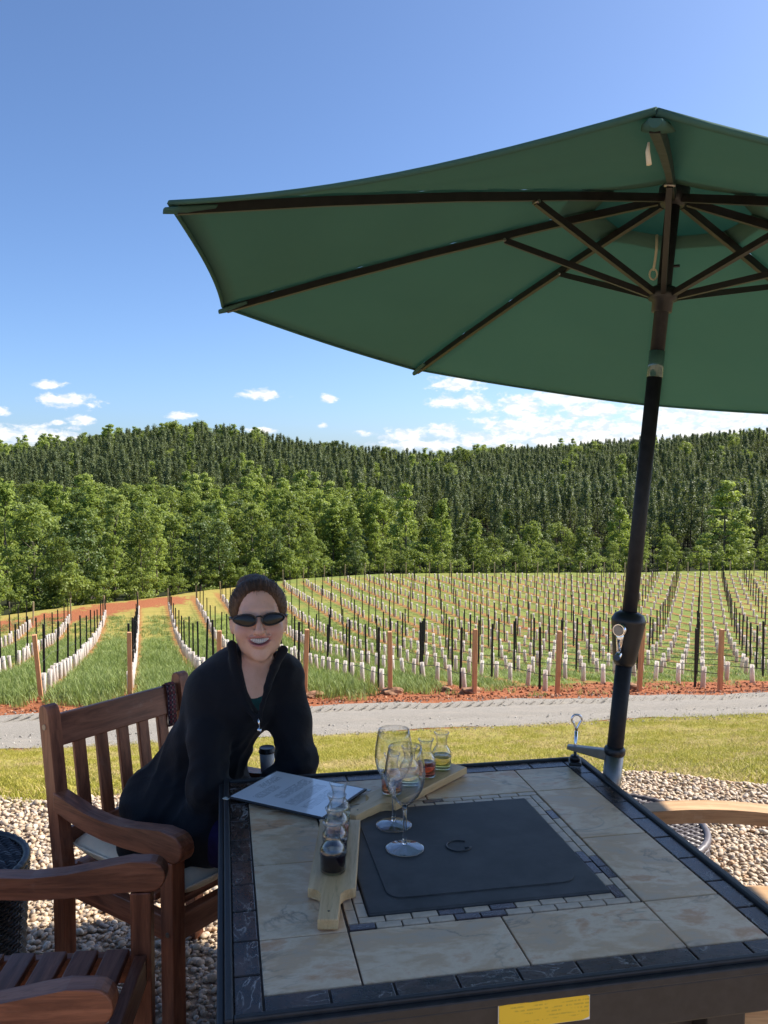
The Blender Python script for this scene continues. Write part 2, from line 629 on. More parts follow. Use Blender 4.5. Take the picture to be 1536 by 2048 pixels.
def fabric_mat(name, base, trans, tcol, weave=900.0):
    m = bpy.data.materials.new(name)
    m.use_nodes = True
    N = NT(m.node_tree)
    b = m.node_tree.nodes['Principled BSDF']
    out = m.node_tree.nodes['Material Output']
    v = N.coord('Object')
    nz = N.noise(v, 2.2, 5, 0.6)
    c = N.mix(nz, tuple(k * 0.86 for k in base), tuple(k * 1.14 for k in base))
    N.l(c, b.inputs['Base Color'])
    b.inputs['Roughness'].default_value = 0.85
    b.inputs['Specular IOR Level'].default_value = 0.2
    w = N.noise(v, weave, 2, 0.5)
    wr = N.noise(N.coord('Object'), 7.0, 4, 0.6, 0.5)
    bp = N.n('ShaderNodeBump')
    bp.inputs['Strength'].default_value = 0.22
    bp.inputs['Distance'].default_value = 0.012
    N.l(N.math('ADD', wr, N.math('MULTIPLY', w, 0.04)), bp.inputs['Height'])
    N.l(bp.outputs[0], b.inputs['Normal'])
    t = N.n('ShaderNodeBsdfTranslucent')
    t.inputs['Color'].default_value = tuple(tcol) + (1,)
    mx = N.n('ShaderNodeMixShader')
    mx.inputs[0].default_value = trans
    N.l(b.outputs[0], mx.inputs[1])
    N.l(t.outputs[0], mx.inputs[2])
    N.l(mx.outputs[0], out.inputs['Surface'])
    return m


M['canopy'] = fabric_mat('green_canopy_cloth', (0.085, 0.180, 0.148), 0.45, (0.115, 0.24, 0.20))
M['vent'] = fabric_mat('green_vent_cloth', (0.045, 0.15, 0.12), 0.035, (0.04, 0.16, 0.13))


def glass_mat(name, col=(1, 1, 1), rough=0.0, ior=1.5):
    m, N, b = new_mat(name, col, rough)
    b.inputs['Transmission Weight'].default_value = 1.0
    b.inputs['IOR'].default_value = ior
    return m




def thin_glass(name, refl=0.06):
    m = bpy.data.materials.new(name)
    m.use_nodes = True
    N = NT(m.node_tree)
    for nd in list(N.nt.nodes):
        N.nt.nodes.remove(nd)
    out = N.n('ShaderNodeOutputMaterial')
    lw = N.n('ShaderNodeLayerWeight')
    lw.inputs['Blend'].default_value = 0.5
    fres = N.math('ADD', refl, N.math('MULTIPLY', N.math('POWER', lw.outputs['Facing'], 3.0), 0.85))
    tr = N.n('ShaderNodeBsdfTransparent')
    N.l(N.mix(N.math('POWER', lw.outputs['Facing'], 4.0), (0.985, 0.99, 0.99), (0.50, 0.53, 0.55)), tr.inputs['Color'])
    gl = N.n('ShaderNodeBsdfGlossy')
    gl.inputs['Roughness'].default_value = 0.02
    mx = N.n('ShaderNodeMixShader')
    N.l(fres, mx.inputs[0])
    N.l(tr.outputs[0], mx.inputs[1])
    N.l(gl.outputs[0], mx.inputs[2])
    N.l(mx.outputs[0], out.inputs['Surface'])
    return m


M['glass'] = thin_glass('clear_glass')
M['solid_glass'] = glass_mat('solid_clear_glass', (0.985, 0.99, 0.99))
M['lens'] = simple('dark_lens', (0.012, 0.009, 0.007), 0.10, 0, 0.35)


def liquid_mat(name, col, dens):
    m, N, b = new_mat(name, col, 0.0)
    b.inputs['Transmission Weight'].default_value = dens
    b.inputs['IOR'].default_value = 1.34
    return m


M['wine_dark'] = liquid_mat('dark_red_wine', (0.012, 0.003, 0.006), 0.3)
M['wine_rose'] = liquid_mat('rose_wine', (0.78, 0.26, 0.13), 0.93)
M['wine_red'] = liquid_mat('light_red_wine', (0.55, 0.10, 0.06), 0.93)
M['wine_pale'] = liquid_mat('pale_white_wine', (0.86, 0.80, 0.52), 0.97)
M['wine_gold'] = liquid_mat('golden_white_wine', (0.80, 0.70, 0.26), 0.95)
M['cushion'] = simple('cream_cushion_cloth', (0.92, 0.78, 0.58), 0.9, 0, 0.2, 14, 0.10, 0.25, 0.01)



# ------------------------------------------------------------------ terrain
AZ_ROW = math.radians(16.0)
RD = np.array([-math.sin(AZ_ROW), math.cos(AZ_ROW)])      # direction in which the vine rows run
RN = np.array([math.cos(AZ_ROW), math.sin(AZ_ROW)])       # across the rows
ROW0 = np.array([0.17, 23.25])
ROWSTEP = np.array([2.36, 0.165])
ROW_W = float(ROWSTEP @ RN)


def sstep(x, a, b):
    t = np.clip((x - a) / (b - a), 0, 1)
    return t * t * (3 - 2 * t)


def road_near(X):
    return 17.9 + 0.16 * (X + 8.1)


def road_far(X):
    return 20.75 + 0.105 * (X + 9.4)


def field_edge(X):
    return np.interp(X, [-140, -80, -45, -29, -23, -17, -9, 0, 70, 120], [44, 50, 56, 64, 72, 81, 91, 96, 99, 102])


def patio_edge(X):
    return 3.95 + 0.08 * X + 0.10 * np.sin(X * 2.1) + 0.06 * np.sin(X * 5.3 + 1)


FY = np.array([20.0, 22.5, 24, 32, 43, 52, 60, 76, 92, 130, 400])
FZ = np.array([-4.45, -4.5, -4.68, -6.1, -7.75, -8.7, -9.2, -9.65, -9.85, -10.2, -10.5])


def smooth_interp(y):
    # average of a few shifted samples rounds the corners of the profile
    return sum(np.interp(y + d, FY, FZ) for d in (-3, -1.5, 0, 1.5, 3)) / 5.0


def vnoise(X, Y, s, seed=0):
    """cheap smooth value noise"""
    x = X / s + seed * 17.3
    y = Y / s + seed * 9.1
    xi, yi = np.floor(x), np.floor(y)
    xf, yf = x - xi, y - yi

    def h(a, b):
        q = np.sin(a * 127.1 + b * 311.7 + seed * 3.7) * 43758.5453
        return q - np.floor(q)
    u, v = xf * xf * (3 - 2 * xf), yf * yf * (3 - 2 * yf)
    return (h(xi, yi) * (1 - u) + h(xi + 1, yi) * u) * (1 - v) + (h(xi, yi + 1) * (1 - u) + h(xi + 1, yi + 1) * u) * v


def ground(X, Y):
    X = np.asarray(X, dtype=np.float64)
    Y = np.asarray(Y, dtype=np.float64)
    n, f, pe = road_near(X), road_far(X), patio_edge(np.clip(X, -12, 12))
    z = np.zeros_like(X + Y)
    t = np.clip((Y - pe) / np.maximum(n - pe, 0.1), 0, 1)
    bank = -4.47 * (1.27 * t - 0.27 * t * t)
    bank = bank + 0.05 * (vnoise(X, Y, 0.9, 1) - 0.5) * sstep(t, 0.02, 0.08) * (1 - sstep(t, 0.9, 1))
    z = np.where(Y < pe, 0.0, bank)
    fld = smooth_interp(Y)
    fld = fld + 0.09 * (vnoise(X, Y, 1.1, 2) - 0.5) + 0.25 * (vnoise(X, Y, 9.0, 3) - 0.5) * sstep(Y, 26, 40)
    z = np.where(Y >= n, -4.47, z)
    w = sstep(Y, f - 0.1, f + 1.0)
    z = np.where(Y >= f - 0.1, -4.47 * (1 - w) + fld * w, z)
    e = field_edge(X)
    D = np.hypot(X, Y)
    b = X / np.maximum(Y, 1.0)
    valley = -14.0
    hl = -14.0 + sstep(D, 125, 275) * np.interp(b, [-1.2, -0.454, -0.35, -0.22, -0.16, -0.05, 0.04, 0.15, 0.3], [8, 10.2, 13.5, 15.5, 15.0, 11.8, 7.0, 2.0, 0.0])
    hr = -14.0 + sstep(D, 150, 440) * np.interp(b, [-0.3, 0.0, 0.06, 0.14, 0.22, 0.3, 0.38, 0.9], [11, 12.5, 13.2, 16.0, 16.8, 19.5, 21.5, 21])
    hr = hr + 0.0
    far = np.maximum(np.maximum(hl, hr), valley) + 5.5 * (vnoise(X, Y, 42, 5) - 0.5) * sstep(D, 140, 220)
    far = far - 30.0 * sstep(D, 470, 900)
    k = sstep(Y - e, -2.0, 22.0)
    z = np.where(Y > e - 2.0, z * (1 - k) + far * k, z)
    return z


def gz(x, y):
    return float(ground(np.array([x]), np.array([y]))[0])


def terrain_mat():
    m, N, b = new_mat('ground_cover', rough=0.95, spec=0.15)
    tc = N.n('ShaderNodeTexCoord')
    P = tc.outputs['Object']
    sep = N.n('ShaderNodeSeparateXYZ')
    N.l(P, sep.inputs[0])
    X, Y = sep.outputs[0], sep.outputs[1]
    flat = N.vmath('MULTIPLY', P, (1, 1, 0)).outputs[0]
    n_f = N.noise(flat, 9.0, 6, 0.7)
    n_m = N.noise(flat, 1.6, 6, 0.65)
    n_l = N.noise(flat, 0.25, 4, 0.6)

    def at(nm):
        a = N.n('ShaderNodeAttribute')
        a.attribute_name = nm
        return a.outputs['Fac']
    soil_c = N.ramp(n_f, [(0.25, (0.16, 0.052, 0.022)), (0.5, (0.30, 0.105, 0.046)), (0.75, (0.42, 0.175, 0.085))])
    grass_c = N.ramp(N.math('ADD', N.math('MULTIPLY', n_f, 0.5), N.math('MULTIPLY', n_m, 0.5)),
                     [(0.25, (0.085, 0.12, 0.025)), (0.5, (0.165, 0.205, 0.045)), (0.75, (0.27, 0.27, 0.08))])
    dry_c = N.ramp(N.math('ADD', N.math('MULTIPLY', n_f, 0.4), N.math('MULTIPLY', n_m, 0.6)),
                   [(0.25, (0.20, 0.19, 0.045)), (0.5, (0.32, 0.265, 0.07)), (0.75, (0.42, 0.29, 0.10))])
    lawn_c = N.ramp(N.math('ADD', N.math('MULTIPLY', n_f, 0.45), N.math('MULTIPLY', n_m, 0.55)),
                    [(0.25, (0.16, 0.16, 0.03)), (0.48, (0.29, 0.26, 0.06)), (0.75, (0.40, 0.27, 0.11))])
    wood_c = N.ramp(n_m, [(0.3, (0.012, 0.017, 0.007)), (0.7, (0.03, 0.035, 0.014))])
    # red earth under the vine rows
    rc = N.math('ADD', N.math('MULTIPLY', X, RN[0] / ROW_W), N.math('MULTIPLY', Y, RN[1] / ROW_W))
    rc = N.math('SUBTRACT', rc, float(ROW0 @ RN) / ROW_W)
    fr = N.math('ABSOLUTE', N.math('SUBTRACT', N.math('FRACT', N.math('ADD', rc, 0.5)), 0.5))
    rowm = N.math('SUBTRACT', 1.0, N.smooth(N.math('ADD', fr, N.math('MULTIPLY', N.math('SUBTRACT', n_m, 0.5), 0.28)), 0.05, 0.19))
    rowm = N.math('MULTIPLY', rowm, at('rows'))
    s = N.math('ADD', at('soil'), N.math('MULTIPLY', N.math('SUBTRACT', n_m, 0.5), 1.5))
    s = N.math('ADD', s, N.math('MULTIPLY', N.math('SUBTRACT', n_l, 0.5), 0.9))
    s = N.smooth(s, 0.42, 0.58)
    dr = N.math('ADD', at('dry'), N.math('MULTIPLY', N.math('SUBTRACT', n_l, 0.5), 1.1))
    c = N.mix(N.smooth(dr, 0.3, 0.7), grass_c, dry_c)
    c = N.mix(at('lawn'), c, lawn_c)
    c = N.mix(N.math('MULTIPLY', rowm, 0.68), c, soil_c)
    c = N.mix(s, c, soil_c)
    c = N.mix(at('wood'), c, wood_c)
    peb = N.ramp(N.noise(flat, 30.0, 3, 0.7), [(0.3, (0.26, 0.20, 0.14)), (0.7, (0.56, 0.44, 0.31))])
    c = N.mix(at('pebble'), c, peb)
    N.l(c, b.inputs['Base Color'])
    add_bump(N, b, n_f, 0.7, 0.06)
    return m


def build_ground():
    radii = np.concatenate([np.linspace(0.25, 3.5, 12), np.linspace(3.6, 30, 130), 30 * np.exp(np.linspace(0.012, math.log(4000 / 30), 210))])
    ang = np.concatenate([np.radians(np.linspace(-42, 42, 330)), np.radians(np.linspace(45, 315, 60))])
    A, R_ = np.meshgrid(ang, radii)
    X, Y = R_ * np.sin(A), R_ * np.cos(A)
    Z = ground(X, Y)
    na, nr = len(ang), len(radii)
    V = np.stack([X.ravel(), Y.ravel(), Z.ravel()], 1)
    V = np.concatenate([[[0, 0, 0]], V])
    i, j = np.meshgrid(np.arange(nr - 1), np.arange(na), indexing='ij')
    a = 1 + i * na + j
    b = 1 + i * na + (j + 1) % na
    Q = np.stack([a, b, b + na, a + na], -1).reshape(-1, 4)[:, ::-1]
    me = np_mesh('ground', V, Q, terrain_mat(), smooth=True)
    X, Y = V[:, 0], V[:, 1]
    e = field_edge(X)
    n, f, pe = road_near(X), road_far(X), patio_edge(np.clip(X, -12, 12))
    pebble = 1 - sstep(Y, pe - 0.05, pe + 0.2)
    lawn = sstep(Y, pe - 0.1, pe + 0.1) * (1 - sstep(Y, n - 0.3, n + 0.3))
    soil = 0.95 * sstep(Y, n - 0.2, n + 0.2) * (1 - sstep(Y - f, 1.6 + 0.06 * np.clip(X, -10, 12), 4.6 + 0.12 * np.clip(X, -10, 12)))
    # bare red earth of the graded mound on the left
    sx, sy = -19.0 + 30.0, 73.0 - 49.0
    tt = np.clip(((X + 30.0) * sx + (Y - 49.0) * sy) / (sx * sx + sy * sy), 0, 1)
    dseg = np.hypot(X + 30.0 - tt * sx, Y - 49.0 - tt * sy)
    soil = np.maximum(soil, 0.85 * np.exp(-(dseg / 3.4) ** 2))
    rowmid = np.exp(-(((X - 8) / 26) ** 2 + ((Y - 55) / 16) ** 2))
    soil = np.maximum(soil, 0.36 * rowmid)
    dry = np.clip(0.08 + 0.30 * sstep(Y, 48, 70) + 0.6 * sstep(-X, 10, 18) * sstep(Y, 44, 54), 0, 1)
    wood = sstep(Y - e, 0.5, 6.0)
    rows = sstep(Y - f, 0.5, 2.0) * (1 - sstep(Y - e, -6, -3))
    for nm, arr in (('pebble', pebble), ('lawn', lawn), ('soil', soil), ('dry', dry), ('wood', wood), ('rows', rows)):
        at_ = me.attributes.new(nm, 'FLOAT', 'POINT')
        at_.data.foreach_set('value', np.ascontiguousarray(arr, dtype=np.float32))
    o = bpy.data.objects.new('ground', me)
    COL.objects.link(o)
    tag(o, 'ground falling from the patio bank to the red earth vineyard', 'ground', kind='structure')


build_ground()


def build_road():
    m, N, b = new_mat('grey_road_gravel', rough=0.95, spec=0.2)
    P = N.coord('Object')
    n1 = N.noise(P, 55.0, 5, 0.75)
    n2 = N.noise(N.coord('Object', (0.5, 3, 1)), 1.6, 5, 0.6)
    n3 = N.noise(P, 14.0, 4, 0.8)
    c = N.ramp(n1, [(0.25, (0.17, 0.152, 0.13)), (0.5, (0.285, 0.262, 0.228)), (0.75, (0.42, 0.39, 0.345))])
    c = N.mix(N.math('MULTIPLY', N.smooth(n2, 0.5, 0.75), 0.55), c, (0.40, 0.35, 0.29))
    c = N.mix(N.math('MULTIPLY', N.smooth(n3, 0.63, 0.75), 0.6), c, (0.10, 0.085, 0.07))
    N.l(c, b.inputs['Base Color'])
    add_bump(N, b, n1, 0.8, 0.03)
    xs = np.arange(-70, 90, 0.5)
    ts = np.linspace(0, 1, 26)
    V, Q = [], []
    for x in xs:
        wob0, wob1 = 0.12 * math.sin(x * 1.3), 0.10 * math.sin(x * 1.7 + 2) + 0.06 * math.sin(x * 4.1)
        for t in ts:
            y = road_near(x) + wob0 + (road_far(x) - 0.15 + wob1 - road_near(x) - wob0) * t
            crown = 0.05 * math.sin(PI * t) - 0.035 * math.exp(-((t - 0.3) / 0.08) ** 2) - 0.035 * math.exp(-((t - 0.76) / 0.08) ** 2)
            V.append((x, y, -4.47 + 0.012 + crown + 0.008 * math.sin(x * 7 + t * 31)))
    k = len(ts)
    for i in range(len(xs) - 1):
        for j in range(k - 1):
            Q.append((i * k + j, (i + 1) * k + j, (i + 1) * k + j + 1, i * k + j + 1))
    o = mesh_obj('gravel_road', V, Q, m, smooth=True)
    tag(o, 'grey gravel farm road between the grass bank and the vineyard', 'road', kind='structure')
    # tread marks pressed along the far side: lugs of earth that cast their own small shadows
    mb = MB()
    rr = random.Random(5)
    for i in range(120):
        x = -9 + i * 0.27
        y = road_far(x) - 0.75
        ang = -0.75 + rr.uniform(-0.12, 0.12)
        mb.box((0, 0, 0), (0.05, 0.62 * rr.uniform(0.8, 1.1), 0.05), Matrix.Translation((x, y, -4.435)) @ Matrix.Rotation(ang, 4, 'Z') @ Matrix.Rotation(0.2, 4, 'X'), 0.015, 1)
    tag(mb.build('tread_marks', m), 'row of slanting tyre tread ridges along the far side of the gravel road', 'tread marks', kind='stuff')


build_road()


# ------------------------------------------------------------------ pebbles, grass
def pebble_mat():
    m, N, b = new_mat('river_pebble', rough=0.62, spec=0.35)
    info = N.n('ShaderNodeObjectInfo')
    c = N.ramp(info.outputs['Random'], [(0.0, (0.26, 0.19, 0.125)), (0.18, (0.44, 0.335, 0.23)), (0.40, (0.55, 0.435, 0.31)), (0.60, (0.62, 0.49, 0.36)),
                                        (0.76, (0.48, 0.30, 0.165)), (0.88, (0.69, 0.59, 0.46)), (0.96, (0.29, 0.25, 0.22)), (1.0, (0.66, 0.57, 0.44))])
    nz = N.noise(N.coord('Object'), 3.0, 5, 0.7)
    c = N.mix(N.smooth(nz, 0.4, 0.7), c, N.mix(0.45, c, (0.12, 0.09, 0.07)))
    N.l(c, b.inputs['Base Color'])
    return m


def build_pebbles():
    pm = pebble_mat()
    var = []
    for k in range(6):
        bm = bmesh.new()
        bmesh.ops.create_icosphere(bm, subdivisions=2, radius=1.0)
        rr = random.Random(k)
        ph = [rr.uniform(0, 6.28) for _ in range(6)]
        for v in bm.verts:
            d = 1 + 0.14 * math.sin(v.co.x * 2.1 + ph[0]) + 0.12 * math.sin(v.co.y * 2.4 + ph[1]) + 0.10 * math.sin(v.co.z * 2 + ph[2] + v.co.x)
            v.co = Vector((v.co.x * 1.0, v.co.y * rr.uniform(0.66, 0.7) if False else v.co.y * (0.62 + 0.06 * k / 2), v.co.z * (0.42 + 0.04 * (k % 3)))) * d
        for f in bm.faces:
            f.smooth = True
        me = bpy.data.meshes.new('pebble')
        bm.to_mesh(me)
        bm.free()
        me.materials.append(pm)
        var.append(loose('pebble_piece_%d' % k, me))
    s = 0.0178
    gx, gy = np.meshgrid(np.arange(-2.7, 3.1, s), np.arange(0.55, 4.75, s))
    hx_, hy_ = np.meshgrid(np.arange(-5.5, 6.0, 0.027), np.arange(-1.0, 4.9, 0.027))
    inn = (np.abs(hx_) < 0.5 * hy_ + 0.25) & (hy_ > 0.55) & (np.abs(hx_) < 2.7)
    hx_, hy_ = hx_[~inn], hy_[~inn]
    inn = np.abs(gx) < 0.5 * gy + 0.25
    gx, gy = gx[inn], gy[inn]
    out_ = np.concatenate([np.zeros(gx.size), np.ones(hx_.size)])
    gx, gy = np.concatenate([gx.ravel(), hx_.ravel()]), np.concatenate([gy.ravel(), hy_.ravel()])
    X = gx.ravel() + RNG.uniform(-0.5, 0.5, gx.size) * (s + 0.009 * out_) * 1.3
    Y = gy.ravel() + RNG.uniform(-0.5, 0.5, gx.size) * (s + 0.009 * out_) * 1.3
    pe = patio_edge(X)
    keep = (Y < pe + RNG.uniform(-0.1, 0.32, X.size))
    X, Y, out_ = X[keep], Y[keep], out_[keep]
    n = len(X)
    size = RNG.uniform(0.007, 0.0150, n) * (1 + 0.4 * out_) * np.where(RNG.random(n) < 0.06, 1.4, 1.0)
    Z = ground(X, Y) + size * RNG.uniform(0.05, 0.75, n)
    rot = np.stack([RNG.normal(0, 0.35, n), RNG.normal(0, 0.35, n), RNG.uniform(0, 6.28, n)], 1)
    o = scatter('gravel', np.stack([X, Y, Z], 1), rot, np.repeat(size[:, None], 3, 1), RNG.integers(0, 6, n), var)
    tag(o, 'rounded cream and tan river pebbles covering the patio', 'gravel', kind='stuff')


build_pebbles()


def grass_piece(name, m, nbl, h, spread, width, seed, droop=0.5):
    rr = random.Random(seed)
    V, Q = [], []
    for i in range(nbl):
        a = rr.uniform(0, 2 * PI)
        r = spread * math.sqrt(rr.random())
        bx, by = r * math.cos(a), r * math.sin(a)
        hh = h * rr.uniform(0.45, 1.0)
        la = rr.uniform(0, 2 * PI)
        ln = hh * droop * rr.uniform(0.2, 1.0)
        w = width * rr.uniform(0.7, 1.2)
        px, py = -math.sin(la) * w, math.cos(la) * w
        k = len(V)
        for t, ww in ((0, 1.0), (0.55, 0.8), (1.0, 0.08)):
            cx, cy = bx + math.cos(la) * ln * t * t, by + math.sin(la) * ln * t * t
            cz = hh * (t - 0.25 * droop * t * t)
            V += [(cx - px * ww, cy - py * ww, cz), (cx + px * ww, cy + py * ww, cz)]
        Q += [(k, k + 1, k + 3, k + 2), (k + 2, k + 3, k + 5, k + 4)]
    return loose(name, np_mesh(name, np.array(V), np.array(Q), m))


M['lawn_grass'] = leaf_mat('lawn_blades', [(0.24, 0.225, 0.03), (0.36, 0.335, 0.05), (0.45, 0.39, 0.07), (0.52, 0.39, 0.13)], 0.3, 0.6, 0.65)
M['lawn_straw'] = leaf_mat('straw_blades', [(0.42, 0.31, 0.13), (0.52, 0.40, 0.18), (0.34, 0.25, 0.10)], 0.2, 0.7, 0.6)
M['field_grass'] = leaf_mat('field_blades', [(0.14, 0.20, 0.05), (0.21, 0.28, 0.08), (0.28, 0.34, 0.12), (0.36, 0.37, 0.16)], 0.3, 0.6, 0.6)


def build_grass():
    lawn = [grass_piece('lawn_piece_%d' % k, M['lawn_grass'], 30, 0.058, 0.085, 0.0021, 40 + k, 1.1) for k in range(4)]
    lawn += [grass_piece('lawn_straw_%d' % k, M['lawn_straw'], 16, 0.05, 0.10, 0.0022, 60 + k, 1.3) for k in range(2)]
    X, Y = [], []
    n0 = 72000
    # thinning with distance: sampled in the wedge the bank fills in the picture
    Y = 3.8 + (20.5 - 3.8) * RNG.random(n0) ** 1.35
    X = RNG.uniform(-0.95, 0.95, n0) * (Y + 1.0)
    pe, nr = patio_edge(np.clip(X, -12, 12)), road_near(X)
    patch = vnoise(X, Y, 0.8, 8) * 0.6 + vnoise(X, Y, 0.25, 9) * 0.4
    keep = (Y > pe + 0.02) & (Y < nr + 0.05 + 0.25 * (vnoise(X, Y, 0.6, 4) - 0.5)) & ((patch > 0.33) | (Y - pe > 5))
    keep &= (Y - pe > 0.5) | (RNG.random(n0) < 0.35 + 0.9 * (patch - 0.3))
    X, Y, patch = X[keep], Y[keep], patch[keep]
    n = len(X)
    s = (0.7 + 0.55 * RNG.random(n)) * (1 + 0.02 * (Y - 4))
    vid = np.where((patch + 0.25 * RNG.random(n)) < 0.60, RNG.integers(4, 6, n), RNG.integers(0, 4, n))
    # greener strip along the top of the bank and in a few patches
    rot = np.stack([RNG.normal(0, 0.12, n), RNG.normal(0, 0.12, n), RNG.uniform(0, 6.28, n)], 1)
    sc3 = np.stack([s, s, s * RNG.uniform(0.6, 1.15, n)], 1)
    o = scatter('lawn_grass', np.stack([X, Y, ground(X, Y) - 0.004], 1), rot, sc3, vid, lawn)
    tag(o, 'short yellow green grass on the bank below the patio', 'grass', kind='stuff')

    fld = [grass_piece('field_piece_%d' % k, M['field_grass'], 30, 0.42, 0.26, 0.009, 80 + k, 0.55) for k in range(4)]
    n0 = 44000
    Y = 21.5 + (62 - 21.5) * RNG.random(n0) ** 1.5
    X = RNG.uniform(-0.92, 0.92, n0) * Y
    rc = ((X - ROW0[0]) * RN[0] + (Y - ROW0[1]) * RN[1]) / ROW_W
    fr = np.abs(rc - np.round(rc))
    f = road_far(X)
    lush = 0.85 - 0.45 * sstep(X, -3, 5) - 0.35 * sstep(Y, 34, 60)
    pt = vnoise(X, Y, 2.3, 12) * 0.6 + vnoise(X, Y, 0.7, 13) * 0.4
    near = sstep(Y - f, 0.6 + 0.03 * np.clip(X, 0, 12) * 4, 2.2 + 0.30 * np.clip(X + 3, 0, 12))
    keep = (Y > f + 0.25) & (Y < field_edge(X) - 3) & (RNG.random(n0) < (0.15 + lush) * np.maximum(near, 0.07 * (pt > 0.5)) * (0.25 + 1.2 * pt)) & (fr > 0.10 + 0.10 * RNG.random(n0))
    X, Y = X[keep], Y[keep]
    n = len(X)
    hgt = (0.55 + 0.6 * RNG.random(n)) * (1.0 - 0.5 * sstep(X, -2, 5)) * (1 - 0.35 * sstep(Y, 34, 56))
    w = 0.8 + 0.5 * RNG.random(n)
    rot = np.stack([RNG.normal(0, 0.1, n), RNG.normal(0, 0.1, n), RNG.uniform(0, 6.28, n)], 1)
    o = scatter('field_grass', np.stack([X, Y, ground(X, Y) - 0.01], 1), rot, np.stack([w, w, hgt], 1), RNG.integers(0, 4, n), fld)
    tag(o, 'tall green grass growing between the vine rows', 'grass', kind='stuff')


build_grass()


def build_clods():
    rr = np.random.default_rng(77)
    for name, lab, cols, n, smin, smax, lo, hi in (
            ('soil_clods', 'crumbs of red earth and small stones along the edge of the vineyard', [(0.13, 0.045, 0.02), (0.30, 0.11, 0.05), (0.42, 0.22, 0.13)], 5200, 0.012, 0.055, 0.0, 3.2),
            ('loose_stones', 'loose grey stones strewn over the gravel road', [(0.16, 0.14, 0.12), (0.36, 0.33, 0.29), (0.52, 0.49, 0.44)], 5200, 0.008, 0.03, -3.1, 0.15)):
        m, N, b = new_mat(name + '_stone', rough=0.9, spec=0.2)
        info = N.n('ShaderNodeObjectInfo')
        N.l(N.ramp(info.outputs['Random'], [(i / (len(cols) - 1), c) for i, c in enumerate(cols)]), b.inputs['Base Color'])
        var = []
        for k in range(3):
            bm = bmesh.new()
            bmesh.ops.create_icosphere(bm, subdivisions=1, radius=1.0)
            q = random.Random(k + 50)
            for v in bm.verts:
                v.co = v.co * q.uniform(0.7, 1.2)
                v.co.z *= 0.6
            me = bpy.data.meshes.new('stone')
            bm.to_mesh(me)
            bm.free()
            me.materials.append(m)
            var.append(loose(name + '_piece_%d' % k, me))
        X = rr.uniform(-11, 13, n)
        Y = road_far(X) + lo + (hi - lo) * rr.random(n) ** (1.4 if lo == 0 else 1.0)
        size = smin + (smax - smin) * rr.random(n) ** 3
        Z = ground(X, Y) + size * 0.2 + (0.02 if lo < 0 else 0)
        rot = rr.uniform(0, 6.28, (n, 3))
        o = scatter(name, np.stack([X, Y, Z], 1), rot, np.repeat(size[:, None], 3, 1), rr.integers(0, 3, n), var)
        tag(o, lab, 'stones', kind='stuff')


build_clods()


# ------------------------------------------------------------------ vineyard
def tube_mat(soiled=0.45):
    m, N, b = new_mat('white_grow_tube', rough=0.6, spec=0.3)
    info = N.n('ShaderNodeObjectInfo')
    sep = N.n('ShaderNodeSeparateXYZ')
    N.l(N.coord('Object'), sep.inputs[0])
    nz = N.noise(N.coord('Object'), 5.0, 4, 0.6)
    dirt = N.math('MULTIPLY', N.math('SUBTRACT', 1.0, N.smooth(sep.outputs[2], 0.0, 0.3)), N.math('ADD', 0.25, nz))
    c = N.mix(info.outputs['Random'], (0.88, 0.84, 0.79), (0.78, 0.71, 0.65))
    c = N.mix(N.math('MULTIPLY', dirt, soiled), c, (0.60, 0.36, 0.24))
    N.l(c, b.inputs['Base Color'])
    t = N.n('ShaderNodeBsdfTranslucent')
    N.l(c, t.inputs['Color'])
    mx = N.n('ShaderNodeMixShader')
    mx.inputs[0].default_value = 0.6
    N.l(b.outputs[0], mx.inputs[1])
    N.l(t.outputs[0], mx.inputs[2])
    N.l(mx.outputs[0], m.node_tree.nodes['Material Output'].inputs['Surface'])
    return m


M['tube'] = tube_mat()
M['tube_far'] = tube_mat(0.0)


